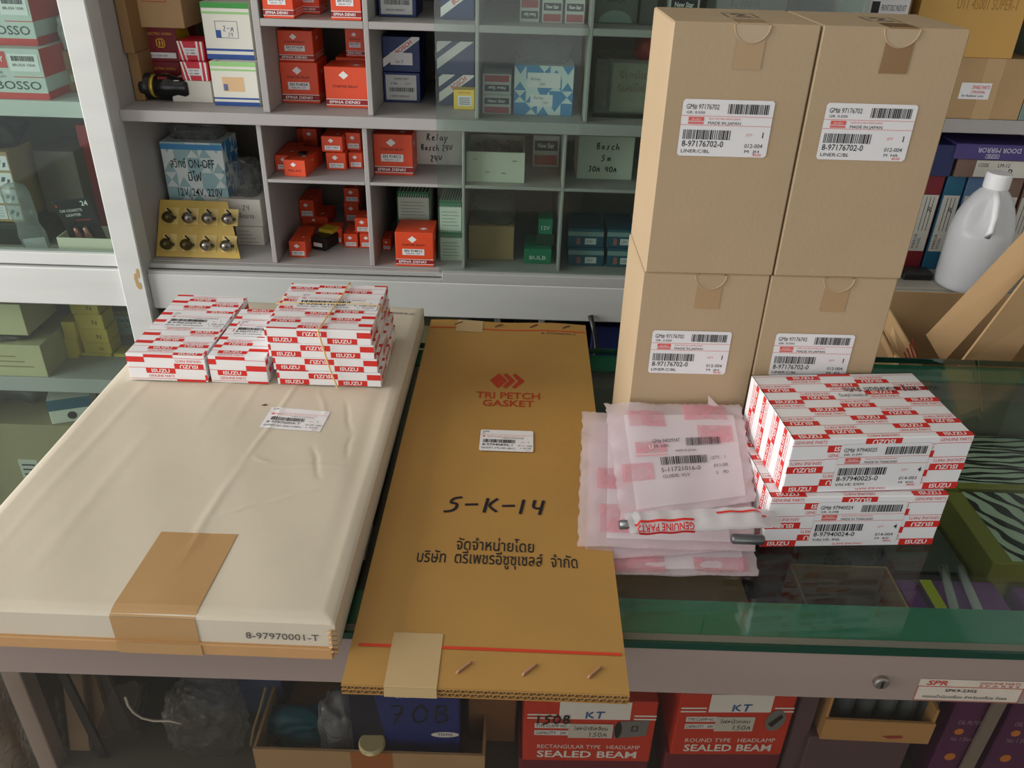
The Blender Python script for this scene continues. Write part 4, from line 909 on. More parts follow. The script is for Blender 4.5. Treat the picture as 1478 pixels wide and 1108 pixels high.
o = sbox('white_carton', 'white carton handwritten Bosch 5 m 30A 40A behind glass', 'box', 832, 911, 258, 197, ZH, .12, WB); w_, d_, h_ = DIM[o.name]
P().hand('Bosch', w_*.32, h_*.70, h_*.15, .75, h_*.026).hand('5 m', w_*.42, h_*.44, h_*.13, .75, h_*.026).hand('30A  40A', w_*.2, h_*.18, h_*.13, .75, h_*.026).build('handwriting', F(o)['front'], .0004, INK, o)
# dark bottom pigeonholes behind glass
p = at_z(690, 378, ZF)
crumple('plastic_bag', 'clear crumpled bag sagging on a brown carton behind the glass door', 'plastic bag', (p.x+.03, YS+.1, ZF+.071), .040, .045, .032, CLEAR, 17)
o = carton('brown_carton', 'brown carton under a crumpled clear bag behind glass', 'box', (p.x-.02, YS+.05, ZF+.0005), 0, (.09, .08, .07), KRAFT, None)
def side_label(o, col, text):
    w_, d_, h_ = DIM[o.name]; P().text(text, w_*.2, h_*.3, h_*.25, w_*.6).build('lettering', F(o)['front'], .0003, col, o)
GN2 = M('bright_green_card', (26, 128, 92), .5)
a = sbox('green_box', 'small bright green box at the shelf floor behind glass', 'box', 756, 795, 380, 360, ZF, .08, GN2); side_label(a, WINK, 'BULB')
b = sbox('green_box', 'small green box perched on a dark box behind glass', 'box', 777, 797, 338, 316, topz(a)+.022, .04, GN2); side_label(b, WINK, '12V')
carton('dark_box', 'dark box under the perched small green box', 'box', (b.location.x-.003, b.location.y-.002, topz(a)+.0004), 0, (.034, .045, .0215), M('near_black_green_card', (24, 60, 48), .5), None)
TEAL = M('deep_teal_card', (30, 92, 116), .5)
def teal_box(lb, x0, x1, yb, yt, zs):
    o = sbox('bulb_box', lb, 'box', x0, x1, yb, yt, zs, .1, TEAL, 'deep teal boxes behind glass'); w_, d_, h_ = DIM[o.name]; f = F(o)
    P().rect(0, h_*.62, w_, h_*.86).build('pale_band', f['front'], .0003, M('pale_teal_print', (140, 170, 170), .5), o)
    s = P().rect(w_*.48, h_*.16, w_*.8, h_*.5).build('label_sticker', f['front'], .0003, WHITE, o); P().disc(w_*.3, h_*.42, h_*.1).disc(w_*.3, h_*.25, h_*.12).build('red_emblem', f['front'], .0003, M('pinkish_ink', (190, 110, 104), .5), o)
    P().text('12V', w_*.54, h_*.26, h_*.14).build('lettering', f['front'], .0006, INK, s); return o
a = teal_box('deep teal box, lower of the pair beside the divider', 819, 870, 383, 358, ZF); teal_box('deep teal box, upper of the pair beside the divider', 819, 870, 356, 331, topz(a))
a = teal_box('deep teal box, lower of the pair next to the tan cartons', 875, 915, 385, 359, ZF); teal_box('deep teal box, upper of the pair next to the tan cartons', 875, 915, 357, 332, topz(a))

# ------------------------------------------------------------------ left bay of the back cabinet
ZL = 1.225
BGREY = M('pale_grey_card', (200, 208, 204), .5); BRED = M('battery_red_ink', (206, 54, 50), .5); BDK = BGREY
def battery_box(lb, x0, x1, yb, yt, zs):
    o = sbox('relay_carton', lb, 'box', x0, x1, yb, yt, zs, .16, BGREY, 'red and grey cartons behind the left glass'); w_, d_, h_ = DIM[o.name]; f = F(o)
    q = P(); q.rect(0, 0, w_, h_*.13); q.rect(0, h_*.62, w_*.62, h_*.94); q.rect(w_*.66, h_*.44, w_, h_*.455); q.build('red_print', f['front'], .0003, BRED, o)
    P().text('BATTERY RELAY', w_*.05, h_*.74, h_*.11, w_*.54, bold=.01).build('white_lettering', f['front'], .0006, WINK, o)
    q = P().text('BOSSO', w_*.94, h_*.20, h_*.16, w_*.5, al='r', bold=.01); q.text('RELAY 24V 150A', w_*.3, h_*.5, h_*.06, w_*.25); q.text('HEAVY DUTY', w_*.33, h_*.42, h_*.05, w_*.25); q.build('lettering', f['front'], .0003, M('slate_ink', (66, 72, 82), .6), o)
    s = P().rect(w_*.64, h_*.56, w_*.97, h_*.90).build('label_sticker', f['front'], .0006, WHITE, o); P().barcode(w_*.68, h_*.76, w_*.93, h_*.86, 6).text('BR-024 150A', w_*.68, h_*.66, h_*.05, w_*.25).build('black_print', f['front'], .0009, INK, s)
    P().rect(0, h_*.17, d_, h_*.44).build('dark_side_print', f['right'], .0003, BDK, o); P().rect(0, 0, d_, h_*.16).rect(0, h_*.45, d_, h_).build('red_side_print', f['right'], .0003, BRED, o); return o
a = battery_box('red and grey battery relay carton at the foot of a stack behind glass', -55, 74, 145, 70, ZL); battery_box('red and grey battery relay carton topping the stack behind glass', -62, 56, 63, -14, topz(a))
a = sbox('brown_carton', 'small brown carton with a pale label next to the white post', 'box', 98, 132, 140, 102, ZL, .10, KRAFT, back=1.58); w_, d_, h_ = DIM[a.name]; s = P().rect(w_*.3, h_*.45, w_*.75, h_*.8).build('label_sticker', F(a)['front'], .0003, M('pale_green_label', (190, 200, 190), .6), a)
b = sbox('brown_carton', 'small taped brown carton stacked on the labelled brown carton', 'box', 91, 126, 101, 74, topz(a), .09, KRAFT, back=1.58)
m = M('printed_bag_plastic', (214, 220, 210), .25, .5, 30)
crumple('printed_bag', 'shiny white and green printed plastic bag on the brown cartons', 'plastic bag', (b.location.x+.022, b.location.y+.03, topz(b)), .020, .03, .036, m, 31)
# lower left bay
SLAB = M('black_rubber_slab', (34, 38, 38), .4)
a = sbox('flat_pack', 'flat black plastic-wrapped pack on the cabinet floor behind the left glass', 'parcel', -60, 66, 352, 326, .921, .12, SLAB, bevel=.006)
b = sbox('sticker_carton', 'brown carton covered with rows of small picture stickers', 'box', -60, 37, 318, 219, topz(a), .09, KRAFT); w_, d_, h_ = DIM[b.name]
for i in range(4):
    for j in range(4):
        u, v = w_*(1.0-.22*(i+1)), h_*(.04+.235*j); s = P().rect(u, v, u+w_*.20, v+h_*.20).build('picture_sticker', F(b)['front'], .0003, WHITE, b)
        if i % 2 == 0:
            q = P()
            for (cu, cv, r) in ((.07, .09, .04), (.14, .06, .03)): q.poly([(u+w_*(cu-r), v+h_*(cv-.02)), (u+w_*(cu+r*.4), v+h_*(cv-.01)), (u+w_*(cu+r), v+h_*(cv+.05)), (u+w_*(cu-r*.3), v+h_*(cv+.05))])
            q.build('picture', F(b)['front'], .0006, M('slate_blue_ink', (70, 80, 100), .6), s)
        else:
            q = P(); [q.rect(u+w_*.03, v+h_*(.04+.04*k), u+w_*.16, v+h_*(.05+.04*k)) for k in range(4)]; q.build('text_lines', F(b)['front'], .0006, M('pale_blue_ink', (150, 170, 185), .6), s)
crumple('black_bag', 'black plastic bag heaped on the sticker-covered carton', 'plastic bag', (b.location.x+w_*.5, b.location.y+.05, topz(b)), .075, .04, .042, M('black_bag_plastic', (40, 38, 38), .3), 61)
carton('dark_carton', 'dusty brown-grey carton behind the clear blister shell', 'box', (b.location.x+w_+.012, 1.66, .9215), 0, (.085, .12, .17), M('dusty_brown_card', (104, 92, 80), .7))
p = at_z(80, 350, .921)
bl = empty('blister_pack', 'empty clear plastic blister shell leaning beside the black card', 'packaging', (p.x, YS+.035, .924), 0); bl.rotation_euler = (0, -.14, 0)
prof = [(.016, 0), (.026, .01), (.028, .04), (.022, .06), (.026, .075), (.028, .12), (.024, .135), (.012, .14)]
g = G(); g.lathe(prof, 20, 'z'); g.v = [(x, y*.5, z) for x, y, z in g.v]; g.build('shell', GLASS('blister_plastic', (228, 232, 232), 1.5, .08, .22, (220, 224, 224), .5, 30), bl, smooth=True)
G().box(-.022, .022, -.002, -.001, .005, .03).build('base_card', WHITE, bl)
# white open carton with black blister card
p = at_z(112, 358, .921); wc = empty('open_white_carton', 'low open cream carton holding a black carded accessory behind the post', 'box', (p.x, YS+.006, .921+.0003))
CRM = M('cream_white_board', (222, 216, 196), .7); W2 = PX0-.004-p.x
for (x0, x1, y0, y1, z1) in ((0, W2, 0, .002, .046), (0, .002, .002, .07, .046), (W2-.002, W2, .002, .07, .046), (.002, W2-.002, .068, .07, .046), (.002, W2-.002, .002, .068, .002)): G().box(x0, x1, y0, y1, 0, z1).build('side_wall' if z1 > .01 else 'bottom', CRM, wc)
bc = empty('carded_accessory', 'black hanging card with a metal lighter accessory in a clear blister', 'accessory', (p.x+.034, YS+.05, .925), 0); bc.rotation_euler = (.18, -.12, 0)
bc.scale = (.74, .74, .80)
bcb = G().box(-.035, .062, 0, .002, 0, .140).build('card', M('glossy_black_card', (22, 24, 30), .25), bc, .0006)
f = (V((-.035, 0, 0)), X_, Z_)
P().text('CAR CIGARETTE', .008, .108, .007, .06).text('LIGHTER', .02, .096, .007, .04).text('24', .072, .122, .012, .018, bold=.02).build('white_lettering', f, .0004, WINK, bcb)
P().rect(.04, .084, .08, .0855).rect(.003, .122, .007, .128).build('red_print', f, .0004, RED, bcb)
for (x, r) in ((-.002, .008), (.024, .009)): G().lathe([(r*.6, .012), (r, .016), (r, .05), (r*.7, .056), (r*.7, .066), (r*.3, .07)], 18, 'z', (x, -.010, 0)).build('plug', M('coppery_metal', (190, 130, 120), .25, metal=.7), bc, smooth=True)
o = sbox('red_card_box', 'slim red box standing in the corner behind the white post', 'box', 140, 168, 318, 182, .9214, .04, M('pillar_red_card', (190, 42, 50), .5), back=1.70)

# ------------------------------------------------------------------ second bay: cartons, maroon boxes, green and white cartons
GRW = M('ivory_card', (226, 226, 214), .5); GR3 = M('leaf_green_ink', (60, 150, 66), .5); LG = M('light_green_ink', (150, 206, 130), .5); BL3 = M('royal_blue_ink', (38, 78, 150), .5)
def green_white(lb, x0, x1, yb, yt, zs, pic):
    o = sbox('green_white_carton', lb, 'box', x0, x1, yb, yt, zs, .13, GRW, 'green and ivory cartons'); w_, d_, h_ = DIM[o.name]; f = F(o)
    P().rect(0, h_*.90, w_, h_).build('green_band', f['front'], .0003, GR3 if pic else LG, o); P().rect(0, h_*.80, w_, h_*.84).build('light_green_band', f['front'], .0003, LG, o)
    P().rect(0, 0, w_, h_*.09).rect(0, h_*.15, w_, h_*.19).build('blue_band', f['front'], .0003, BL3, o)
    P().rect(w_*.14, 0, w_*.16, d_).build('green_edge', f['top'], .0003, GR3, o)
    if pic: q = P().frame(w_*.25, h_*.38, w_*.72, h_*.68, .0007); q.hand('2-A', w_*.40, h_*.5, h_*.1).hand('24', w_*.5, h_*.41, h_*.07); q.build('blue_lettering', f['front'], .0004, M('ink_blue', (50, 70, 120), .5), o); P().rect(w_*.25, h_*.38, w_*.36, h_*.52).build('blue_square', f['front'], .0003, BL3, o)
    else: P().rect(w_*.23, h_*.33, w_*.70, h_*.66).build('tan_panel', f['front'], .0003, M('tan_ink', (222, 186, 140), .5), o); P().rect(w_*.25, h_*.35, w_*.34, h_*.5).build('blue_square', f['front'], .0006, M('dull_blue_ink', (90, 110, 150), .5), o)
    return o
a = green_white('ivory carton with a tan panel, lower of the green and ivory pair', 311, 376, 152, 90, ZM, False); green_white('ivory carton with a dark green top band, upper of the green and ivory pair', 300, 368, 85, 4, topz(a), True)
w0 = sbox('white_box', 'plain white box under the red and white striped boxes', 'box', 250, 308, 147, 117, ZM, .09, M('plain_white_card', (214, 212, 202), .6))
def striped(lb, x0, x1, yb, yt, zs):
    o = sbox('striped_box', lb, 'box', x0, x1, yb, yt, zs, .07, M('crimson_card', (204, 38, 58), .4), 'red and white striped boxes'); w_, d_, h_ = DIM[o.name]; q = P()
    for (a_, b_) in ((.02, .10), (.18, .22), (.72, .8), (.88, .96)): q.poly([(w_*a_, 0), (w_*(a_+.05), 0), (w_*(b_-.02+.0), h_), (w_*(b_-.1), h_)]) if a_ > .5 else q.poly([(w_*(a_+.1), 0), (w_*(a_+.15), 0), (w_*max(0, b_-.03), h_), (w_*max(0, b_-.1), h_)])
    q.build('white_stripe', F(o)['front'], .0003, WINK, o); s = P().rect(w_*.22, h_*.28, w_*.76, h_*.66).build('label_sticker', F(o)['front'], .0006, WHITE, o); P().text('12V 55W', w_*.3, h_*.5, h_*.09, w_*.35).text('NO. 48881', w_*.3, h_*.34, h_*.09, w_*.35).build('lettering', F(o)['front'], .0009, INK, s); return o
a = striped('red and white striped box, lower of two on the plain white box', 264, 303, 116, 90, topz(w0)); striped('red and white striped box, upper of two on the plain white box', 259, 297, 87, 60, topz(a))
MRN = M('maroon_card', (122, 26, 38), .5); YPR = M('gold_ink', (226, 176, 50), .5)
def maroon(lb, x0, x1, yb, yt, zs, st):
    o = sbox('maroon_box', lb, 'box', x0, x1, yb, yt, zs, .10, MRN, 'maroon boxes with gold emblem', back=1.62); w_, d_, h_ = DIM[o.name]; f = F(o)
    q = P().frame(w_*.36, h_*.40, w_*.62, h_*.66, .002); q.rect(w_*.44, h_*.46, w_*.48, h_*.6); q.rect(w_*.52, h_*.46, w_*.56, h_*.6); q.text('ELECTRIC HORN', w_*.1, h_*.76, h_*.07, w_*.75); q.build('gold_print', f['front'], .0003, YPR, o)
    if st: s = P().rect(w_*.08, h_*.10, w_*.9, h_*.26).build('label_sticker', f['front'], .0003, WHITE, o); P().text('BIG HORN 24V', w_*.14, h_*.14, h_*.06, w_*.5).build('lettering', f['front'], .0006, INK, s)
    P().poly([(0, h_*.05), (d_*.9, h_*.05), (d_*.5, h_), (0, h_)]).build('yellow_side_print', f['right'], .0003, M('yellow_print', (214, 180, 40), .5), o); return o
a = maroon('maroon box with gold emblem, half hidden by the black horn', 206, 250, 136, 89, ZM, False); b = maroon('maroon box with gold emblem and white strip, upper of two', 196, 244, 86, 38, topz(a), True)
o = sbox('kraft_carton', 'kraft carton with faint red print resting on the maroon boxes', 'box', 192, 262, 35, -20, topz(b), .12, KRAFT, back=1.60); w_, d_, h_ = DIM[o.name]; P().frame(w_*.2, h_*.62, w_*.7, h_*.9, .0012).build('red_print', F(o)['front'], .0003, MATS['dull_red_print'], o)
o = sbox('brown_carton', 'dark brown carton against the side panel, lower of the corner stack', 'box', 168, 182, 146, 76, ZM, .2, M('brown_board', (140, 108, 68), .7, .06, 12), back=1.56)
o.location.x = PX1+.002
p = o.location
o2 = carton('folded_carton', 'folded brown cardboard standing on the corner carton', 'cardboard', (PX1+.002, 1.55, topz(o)+.0003), .0, (.018, .16, .13), MATS['brown_board']); 
o3 = carton('folded_carton', 'narrow folded cardboard flap leaning in the dark corner', 'cardboard', (PX1+.031, 1.70, ZM+.0003), .0, (.006, .14, .22), MATS['brown_board'])
# horn / switch cylinder
p = at_z(237, 148, ZM); hn = empty('horn', 'black cylindrical horn with a yellow ring lying on its side', 'horn', (p.x, p.y+.022, ZM+.0242), -.08); hn.scale = (.86, 1, 1)
G().lathe([(.010, -.052), (.021, -.05), (.0225, -.046), (.0225, -.028)], 28, 'x').build('end_cap', BLACKP, hn, smooth=True); G().lathe([(.0205, -.028), (.0205, -.020)], 28, 'x').build('ring', M('brass_ring', (206, 180, 70), .3, metal=.5), hn, smooth=True)
G().lathe([(.020, -.020), (.0225, -.014), (.0225, .012), (.019, .02), (.017, .03), (.018, .046), (.015, .054), (.004, .055)], 28, 'x').build('body', M('gloss_black_plastic', (18, 18, 20), .2), hn, smooth=True)
G().add([(-.008, -.0165, .0155), (.012, -.0165, .0155), (.012, -.0125, .0192), (-.008, -.0125, .0192)], [(0, 1, 2, 3)]).build('label_sticker', M('wine_red_ink', (130, 40, 44), .5), hn)
# below: patterned switch box, blister card, white cartons
th = sbox('switch_box', 'blue and white patterned box with handwritten Thai switch label', 'box', 217, 303, 294, 230, ZF+.05, .09, CHK, back=1.605); w_, d_, h_ = DIM[th.name]
TZ = at_y(260, 290, 1.605).z; th.location.z = TZ
blue_pattern(th, F(th)['front'], w_, h_, 5, 4, M('greyed_blue_ink', (150, 186, 190), .5)); blue_pattern(th, F(th)['right'], d_, h_, 4, 4); P().rect(0, h_*.88, w_, h_*.97).build('blue_band', F(th)['front'], .0005, CBL, th)
P().text('สวิทซ์ ON-OFF', w_*.12, h_*.58, h_*.14, w_*.72, bold=.006).text('มีไฟ', w_*.38, h_*.36, h_*.14, w_*.22, bold=.006).text('12V, 24V, 220V', w_*.17, h_*.10, h_*.13, w_*.74, bold=.004).build('handwriting', F(th)['front'], .0008, INK, th)
carton('grey_box', 'grey carton supporting the patterned switch box', 'box', (th.location.x-.004, 1.600, ZF+.0003), 0, (w_+.008, .1, TZ-ZF-.001), M('plain_grey_card', (160, 156, 146), .7))
crumple('plastic_bag', 'clear bag heaped in the open patterned switch box', 'plastic bag', (th.location.x+w_*.52, th.location.y+.046, topz(th)+.0004), w_*.42, .036, .02, CLEAR, 71)
cx0 = sbox('white_carton', 'white carton with faint print, bottom of the pair next to the divider', 'box', 345, 384, 366, 328, ZF, .11, M('dusty_white_card', (206, 202, 192), .6), back=1.59); w_, d_, h_ = DIM[cx0.name]
q = P(); [q.rect(w_*.1, h_*(.15+.2*k), w_*(.8-.1*k), h_*(.19+.2*k)) for k in range(4)]; q.build('text_lines', F(cx0)['front'], .0003, M('grey_lines', (150, 148, 144), .6), cx0)
cx1 = sbox('white_carton', 'white carton with Thai writing, top of the pair next to the divider', 'box', 320, 380, 325, 288, topz(cx0), .10, MATS['dusty_white_card'], back=cx0.location.y+.004); w_, d_, h_ = DIM[cx1.name]
P().hand('24', w_*.55, h_*.6, h_*.2).build('handwriting', F(cx1)['front'], .0003, INK, cx1); P().text('ล้อยาง', w_*.45, h_*.3, h_*.16, w_*.36).build('lettering', F(cx1)['front'], .0003, INK, cx1)
crumple('plastic_bag', 'clear crinkled bag lying on the white cartons near the divider', 'plastic bag', (cx1.location.x+w_*.5, cx1.location.y+.045, topz(cx1)+.0004), w_*.42, .035, .038, CLEAR, 77)
cs_ = [at_z(212, 372, ZF), at_z(346, 376, ZF)]; tp = [at_y(207, 287, 1.575), at_y(330, 291, 1.575)]
cd = empty('blister_card', 'gold card with eight small metal switches in clear blisters', 'blister card', ((cs_[0].x+cs_[1].x)/2, YS+.012, ZF+.0004))
B = V(cd.location); cs_ = [V((max(c_.x, PX1+.003), YS+.012, ZF+.0016)) for c_ in cs_]; tp = [V((max(c_.x, PX1+.003), YS+.078, c_.z)) for c_ in [at_y(207, 287, YS+.078), at_y(328, 291, YS+.078)]]
q4 = [cs_[0]-B, cs_[1]-B, tp[1]-B, tp[0]-B]; G().plate(q4, .0012).build('card', M('gold_card', (196, 166, 82), .4, .08, 20), cd)
U_ = (q4[1]-q4[0]); V_ = (q4[3]-q4[0]); N_ = U_.cross(V_).normalized()
for j in range(2):
    for i in range(4):
        c_ = q4[0]+U_*(.15+.235*i)+V_*(.25+.47*j); sw_ = G()
        M3 = Matrix((U_.normalized(), V_.normalized(), N_)).transposed()
        def tr_(g_): g_.v = [tuple(c_+M3 @ V(v_)) for v_ in g_.v]; return g_
        s = tr_(G().lathe([(.0092, .0005), (.0105, .004), (.0105, .014), (.006, .0165), (.005, .019)], 16, 'z', (-.003, -.006, 0))).build('switch', (STEEL if i > 1-j else M('dark_bronze', (90, 80, 50), .3, metal=.6)), cd, smooth=True)
        tr_(G().tube([(-.006, .012, .008), (.004, .003, .012)], .0016, 8)).build('lever', BLACKP, s); tr_(G().tube([(.004, -.006, .008), (.012, -.006, .008)], .003, 8)).build('terminal', BLACKP, s)
        tr_(G().box(-.0135, .0145, -.017, .0165, .0003, .0008)).build('blister_base', M('pale_gold', (216, 192, 120), .35), cd)
rw = sbox('red_white_box', 'red and white box leaning in the corner behind the patterned box', 'box', 190, 222, 262, 188, ZF, .04, M('scarlet_card', (206, 50, 52), .5), back=1.78); w_, d_, h_ = DIM[rw.name]; P().rect(w_*.7, 0, w_, h_).build('white_panel', F(rw)['front'], .0003, GRW, rw)

# ------------------------------------------------------------------ right bay
YR = YS+.079
def rbox(name, lb, cat, x0, x1, yb, yt, zs, dep, mat, group=None, back=None): return sbox(name, lb, cat, x0, x1, yb, yt, zs, dep, mat, group, ymin=YR, back=back or YR) if True else None
_D = D; 
ZR = 1.226
a = sbox('taped_carton', 'kraft carton crossed with clear tape and a red-printed white label', 'box', 1362, 1464, 183, 84, ZR, .18, KRAFT, back=YR); w_, d_, h_ = DIM[a.name]; f = F(a)
P().rect(w_*.34, 0, w_*.60, h_).build('clear_tape', f['front'], .0003, M('aged_tape', (190, 158, 116), .25), a)
s = P().rect(w_*.08, h_*.33, w_*.50, h_*.6).build('label_sticker', f['front'], .0006, WHITE, a); P().text('SPARE PARTS', w_*.24, h_*.50, h_*.06, w_*.24).text('ORIGINAL', w_*.24, h_*.55 if False else h_*.43, h_*.045, w_*.2).build('red_lettering', f['front'], .0009, RED, s); P().text('for Radiator core', w_*.12, h_*.37, h_*.04, w_*.3).build('lettering', f['front'], .0009, INK, s)
b = sbox('golden_carton', 'golden-brown carton stamped with faint letters, on the taped kraft carton', 'box', 1312, 1462, 74, -40, topz(a), .18, M('mustard_board', (200, 156, 84), .65, .03, 10), back=YR); w_, d_, h_ = DIM[b.name]
P().text('U11 4S001 SUPER-1', w_*.34, h_*.58, h_*.13, w_*.56).build('stamp_lettering', F(b)['front'], .0003, M('faint_stamp', (160, 118, 58), .7), b)
o = sbox('teal_carton', 'tall grey-teal carton with a printed side label at the shelf end', 'box', 1470, 1540, 172, 28, ZR, .18, M('grey_teal_card', (120, 142, 140), .6), back=YR); w_, d_, h_ = DIM[o.name]
s = P().rect(w_*.02, h_*.30, w_*.30, h_*.95).build('label_sticker', F(o)['front'], .0003, M('pale_grey_label', (188, 196, 190), .6), o); P().text('PRADA UH136 BL', w_*.13, h_*.34, w_*.07, None, rot=90).text('QTY', w_*.26, h_*.34, w_*.06, None, rot=90).build('lettering', F(o)['front'], .0006, INK, s)
o = sbox('brown_carton', 'brown carton with a white coded label behind the tan cartons', 'box', 1208, 1275, 172, -12, ZR, .18, MATS['brown_board'], back=YR); w_, d_, h_ = DIM[o.name]
s = P().rect(w_*.15, h_*.70, w_*.96, h_*.95).build('label_sticker', F(o)['front'], .0003, WHITE, o); P().rect(w_*.2, h_*.84, w_*.36, h_*.93).text('FRONT DISC PADS KIT', w_*.4, h_*.86, h_*.045, w_*.5).build('black_print', F(o)['front'], .0006, INK, s)
# standing boxes like books
zb = .921; bk = [(1302, 1327, (150, 40, 58), 'maroon'), (1331, 1356, (38, 98, 128), 'steel blue'), (1360, 1384, (92, 120, 160), 'pale blue'), (1388, 1408, (58, 74, 110), 'slate'), (1412, 1436, (120, 96, 84), 'taupe'), (1440, 1464, (126, 98, 84), 'brown'), (1468, 1494, (118, 104, 96), 'grey-brown')]
hb = None; tops = []
for i, (x0, x1, col, nm) in enumerate(bk):
    o = sbox('mirror_box', f'slim {nm} mirror box with white spine label, standing upright behind the bottle', 'box', x0, x1, 384, 252, zb, .16, M(nm.replace(' ', '_').replace('-', '_')+'_card', col, .5), 'slim boxes standing upright', back=YR+.02); w_, d_, h_ = DIM[o.name]
    if hb is None: hb = h_
    s = P().rect(w_*.06, h_*.20, w_*.94, h_*.80).build('spine_label', F(o)['front'], .0003, M('off_white_label', (206, 204, 194), .6), o)
    q = P(); q.text('MIRROR', w_*.35, h_*.23, w_*.16, h_*.16, rot=90); q.text('MODEL', w_*.58, h_*.23, w_*.14, h_*.12, rot=90); q.text('R', w_*.5, h_*.62, w_*.3); [q.rect(w_*(.3+.2*k), h_*.42, w_*(.33+.2*k), h_*.78) for k in range(3)]; q.build('lettering', F(o)['front'], .0006, INK, s)
    o.scale.z = hb/h_; tops.append(o)
zt = zb+hb+.0008
o = sbox('mirror_box', 'brown mirror box with a white label lying flat on the standing boxes', 'box', 1378, 1500, 249, 231, zt, .15, MATS['taupe_card'], back=YR+.01); w_, d_, h_ = DIM[o.name]
s = P().rect(w_*.22, h_*.05, w_*.84, h_*.95).build('label_sticker', F(o)['front'], .0003, MATS['off_white_label'], o); P().text('CODE', w_*.25, h_*.6, h_*.2, w_*.12).text('LM-12', w_*.48, h_*.6, h_*.2, w_*.14).text('R', w_*.62, h_*.12, h_*.4).build('lettering', F(o)['front'], .0006, INK, s)
a = sbox('mirror_box', 'purple door mirror box lying upside down at the top of the stack', 'box', 1376, 1500, 230, 209, topz(o), .15, M('violet_card', (74, 62, 122), .5), back=YR+.006); w_, d_, h_ = DIM[a.name]
q = P().text('DOOR MIRROR', w_*.50, h_*.48, h_*.30, w_*.50, inv=True, al='c', bold=.012); q.frame(w_*.36, h_*.10, w_*.52, h_*.38, .001); q.text('HOPSE', w_*.44, h_*.16, h_*.16, w_*.12, inv=True, al='c', bold=.02); q.build('white_lettering', F(a)['front'], .0003, M('lilac_ink', (196, 190, 214), .5), a)
o = sbox('mirror_box', 'dark blue mirror box under the shelf beside the purple door mirror box', 'box', 1338, 1372, 249, 209, zt, .13, M('deep_blue_card', (34, 44, 92), .5), back=YR+.01)
tag(G().box(at_z(1296, 398, .921).x, at_z(1296, 398, .921).x+.06, YS+.035, YS+.074, .9213, .937).build('tool_tray', BLACKP, None, .003), 'small black tray on the ledge beside the water bottle', 'tray')

# ------------------------------------------------------------------ lower cabinet behind the counter
ZB = .654
YEL = M('old_yellow_card', (206, 180, 74), .55, .05, 15); CBG = M('aged_cream_board', (186, 176, 140), .7, .05, 12)
a = sbox('cream_parcel', 'aged cream parcel on the lower shelf with faint print, at the bottom', 'parcel', -40, 71, 543, 498, ZB, .14, CBG); w_, d_, h_ = DIM[a.name]; q = P(); [q.rect(w_*.4, h_*(.3+.16*k), w_*(.85-.1*k), h_*(.34+.16*k)) for k in range(3)]; q.build('text_lines', F(a)['front'], .0003, M('brown_lines', (140, 122, 90), .6), a)
b = crumple('dark_bag', 'dark plastic bag squeezed between two cream parcels', 'plastic bag', (a.location.x+.06, a.location.y+.06, topz(a)), .07, .05, .010, M('dark_grey_plastic', (70, 66, 64), .4), 91, .15)
o = sbox('cream_parcel', 'aged cream parcel on the dark bag in the lower cabinet', 'parcel', -40, 40, 478, 439, topz(a)+.021, .12, CBG, back=a.location.y+.004)
yz = ZB; prev = None
col = [(143, 165, 531, 514), (124, 163, 513, 495), (118, 158, 494, 475), (111, 151, 473, 454), (103, 143, 452, 433)]
nm = ['lowest', 'second', 'middle', 'fourth', 'topmost']
for k, (x0, x1, yb, yt) in enumerate(col):
    o = sbox('yellow_box', f'small yellow box, {nm[k]} of the tall yellow stack', 'box', x0 if k else 122, x1, yb, yt, yz, .05, YEL, 'yellow boxes in the lower cabinet', back=1.60); yz = topz(o); w_, d_, h_ = DIM[o.name]
    P().text('NGK' if False else 'N', w_*.6, h_*.3, h_*.3).build('lettering', F(o)['front'], .0003, INK, o)
yz = ZB
for k, (x0, x1, yb, yt) in enumerate([(101, 117, 530, 511), (97, 116, 509, 488), (93, 112, 486, 465)]):
    o = sbox('yellow_box', f'small yellow box, {("lower", "middle", "upper")[k]} of the short yellow stack', 'box', x0, x1, yb, yt, yz, .04, YEL, 'yellow boxes in the lower cabinet', back=1.59); yz = topz(o)
o = sbox('yellow_box', 'single yellow box lying apart from the yellow stacks', 'box', 168, 184, 529, 513, ZB, .04, YEL, 'yellow boxes in the lower cabinet', back=1.60)
o = sbox('white_carton', 'white carton with a pale teal label in the lower cabinet', 'box', 168, 216, 500, 450, ZB, .10, CBG, back=1.70); w_, d_, h_ = DIM[o.name]
o.scale.z = 1.0; s = P().rect(w_*.15, h_*.1, w_*.98, h_*.8).build('label_sticker', F(o)['front'], .0003, M('pale_teal_label', (186, 212, 204), .6), o); P().text('CALTEX' if False else 'GASKETS', w_*.22, h_*.58, h_*.12, w_*.6).build('teal_lettering', F(o)['front'], .0006, TEAL, s); P().text('SET', w_*.4, h_*.35, h_*.1).build('red_lettering', F(o)['front'], .0006, MATS['dull_red_print'], s)
kz = at_y(40, 613, 1.55).z
o = carton('khaki_carton', 'large khaki carton on the floor of the lower cabinet', 'box', (-1.28, 1.55, .0605), 0, (.34, .28, kz-.0605), M('khaki_board', (150, 138, 104), .7, .06, 8)); w_, d_, h_ = DIM[o.name]
s = P().rect(w_*.40, h_*.62, w_*.53, h_*.78).build('label_sticker', F(o)['front'], .0003, M('aged_white_label', (190, 188, 178), .6), o); q = P(); [q.rect(w_*.42, h_*(.65+.03*k), w_*.51, h_*(.66+.03*k)) for k in range(4)]; q.build('text_lines', F(o)['front'], .0006, INK, s)
t_ = at_z(82, 606, kz); o = carton('teal_box', 'teal and ivory box on the khaki carton in the lower cabinet', 'box', (t_.x, t_.y-.02, kz+.0006), .35, (.09, .07, .062), GRW); w_, d_, h_ = DIM[o.name]
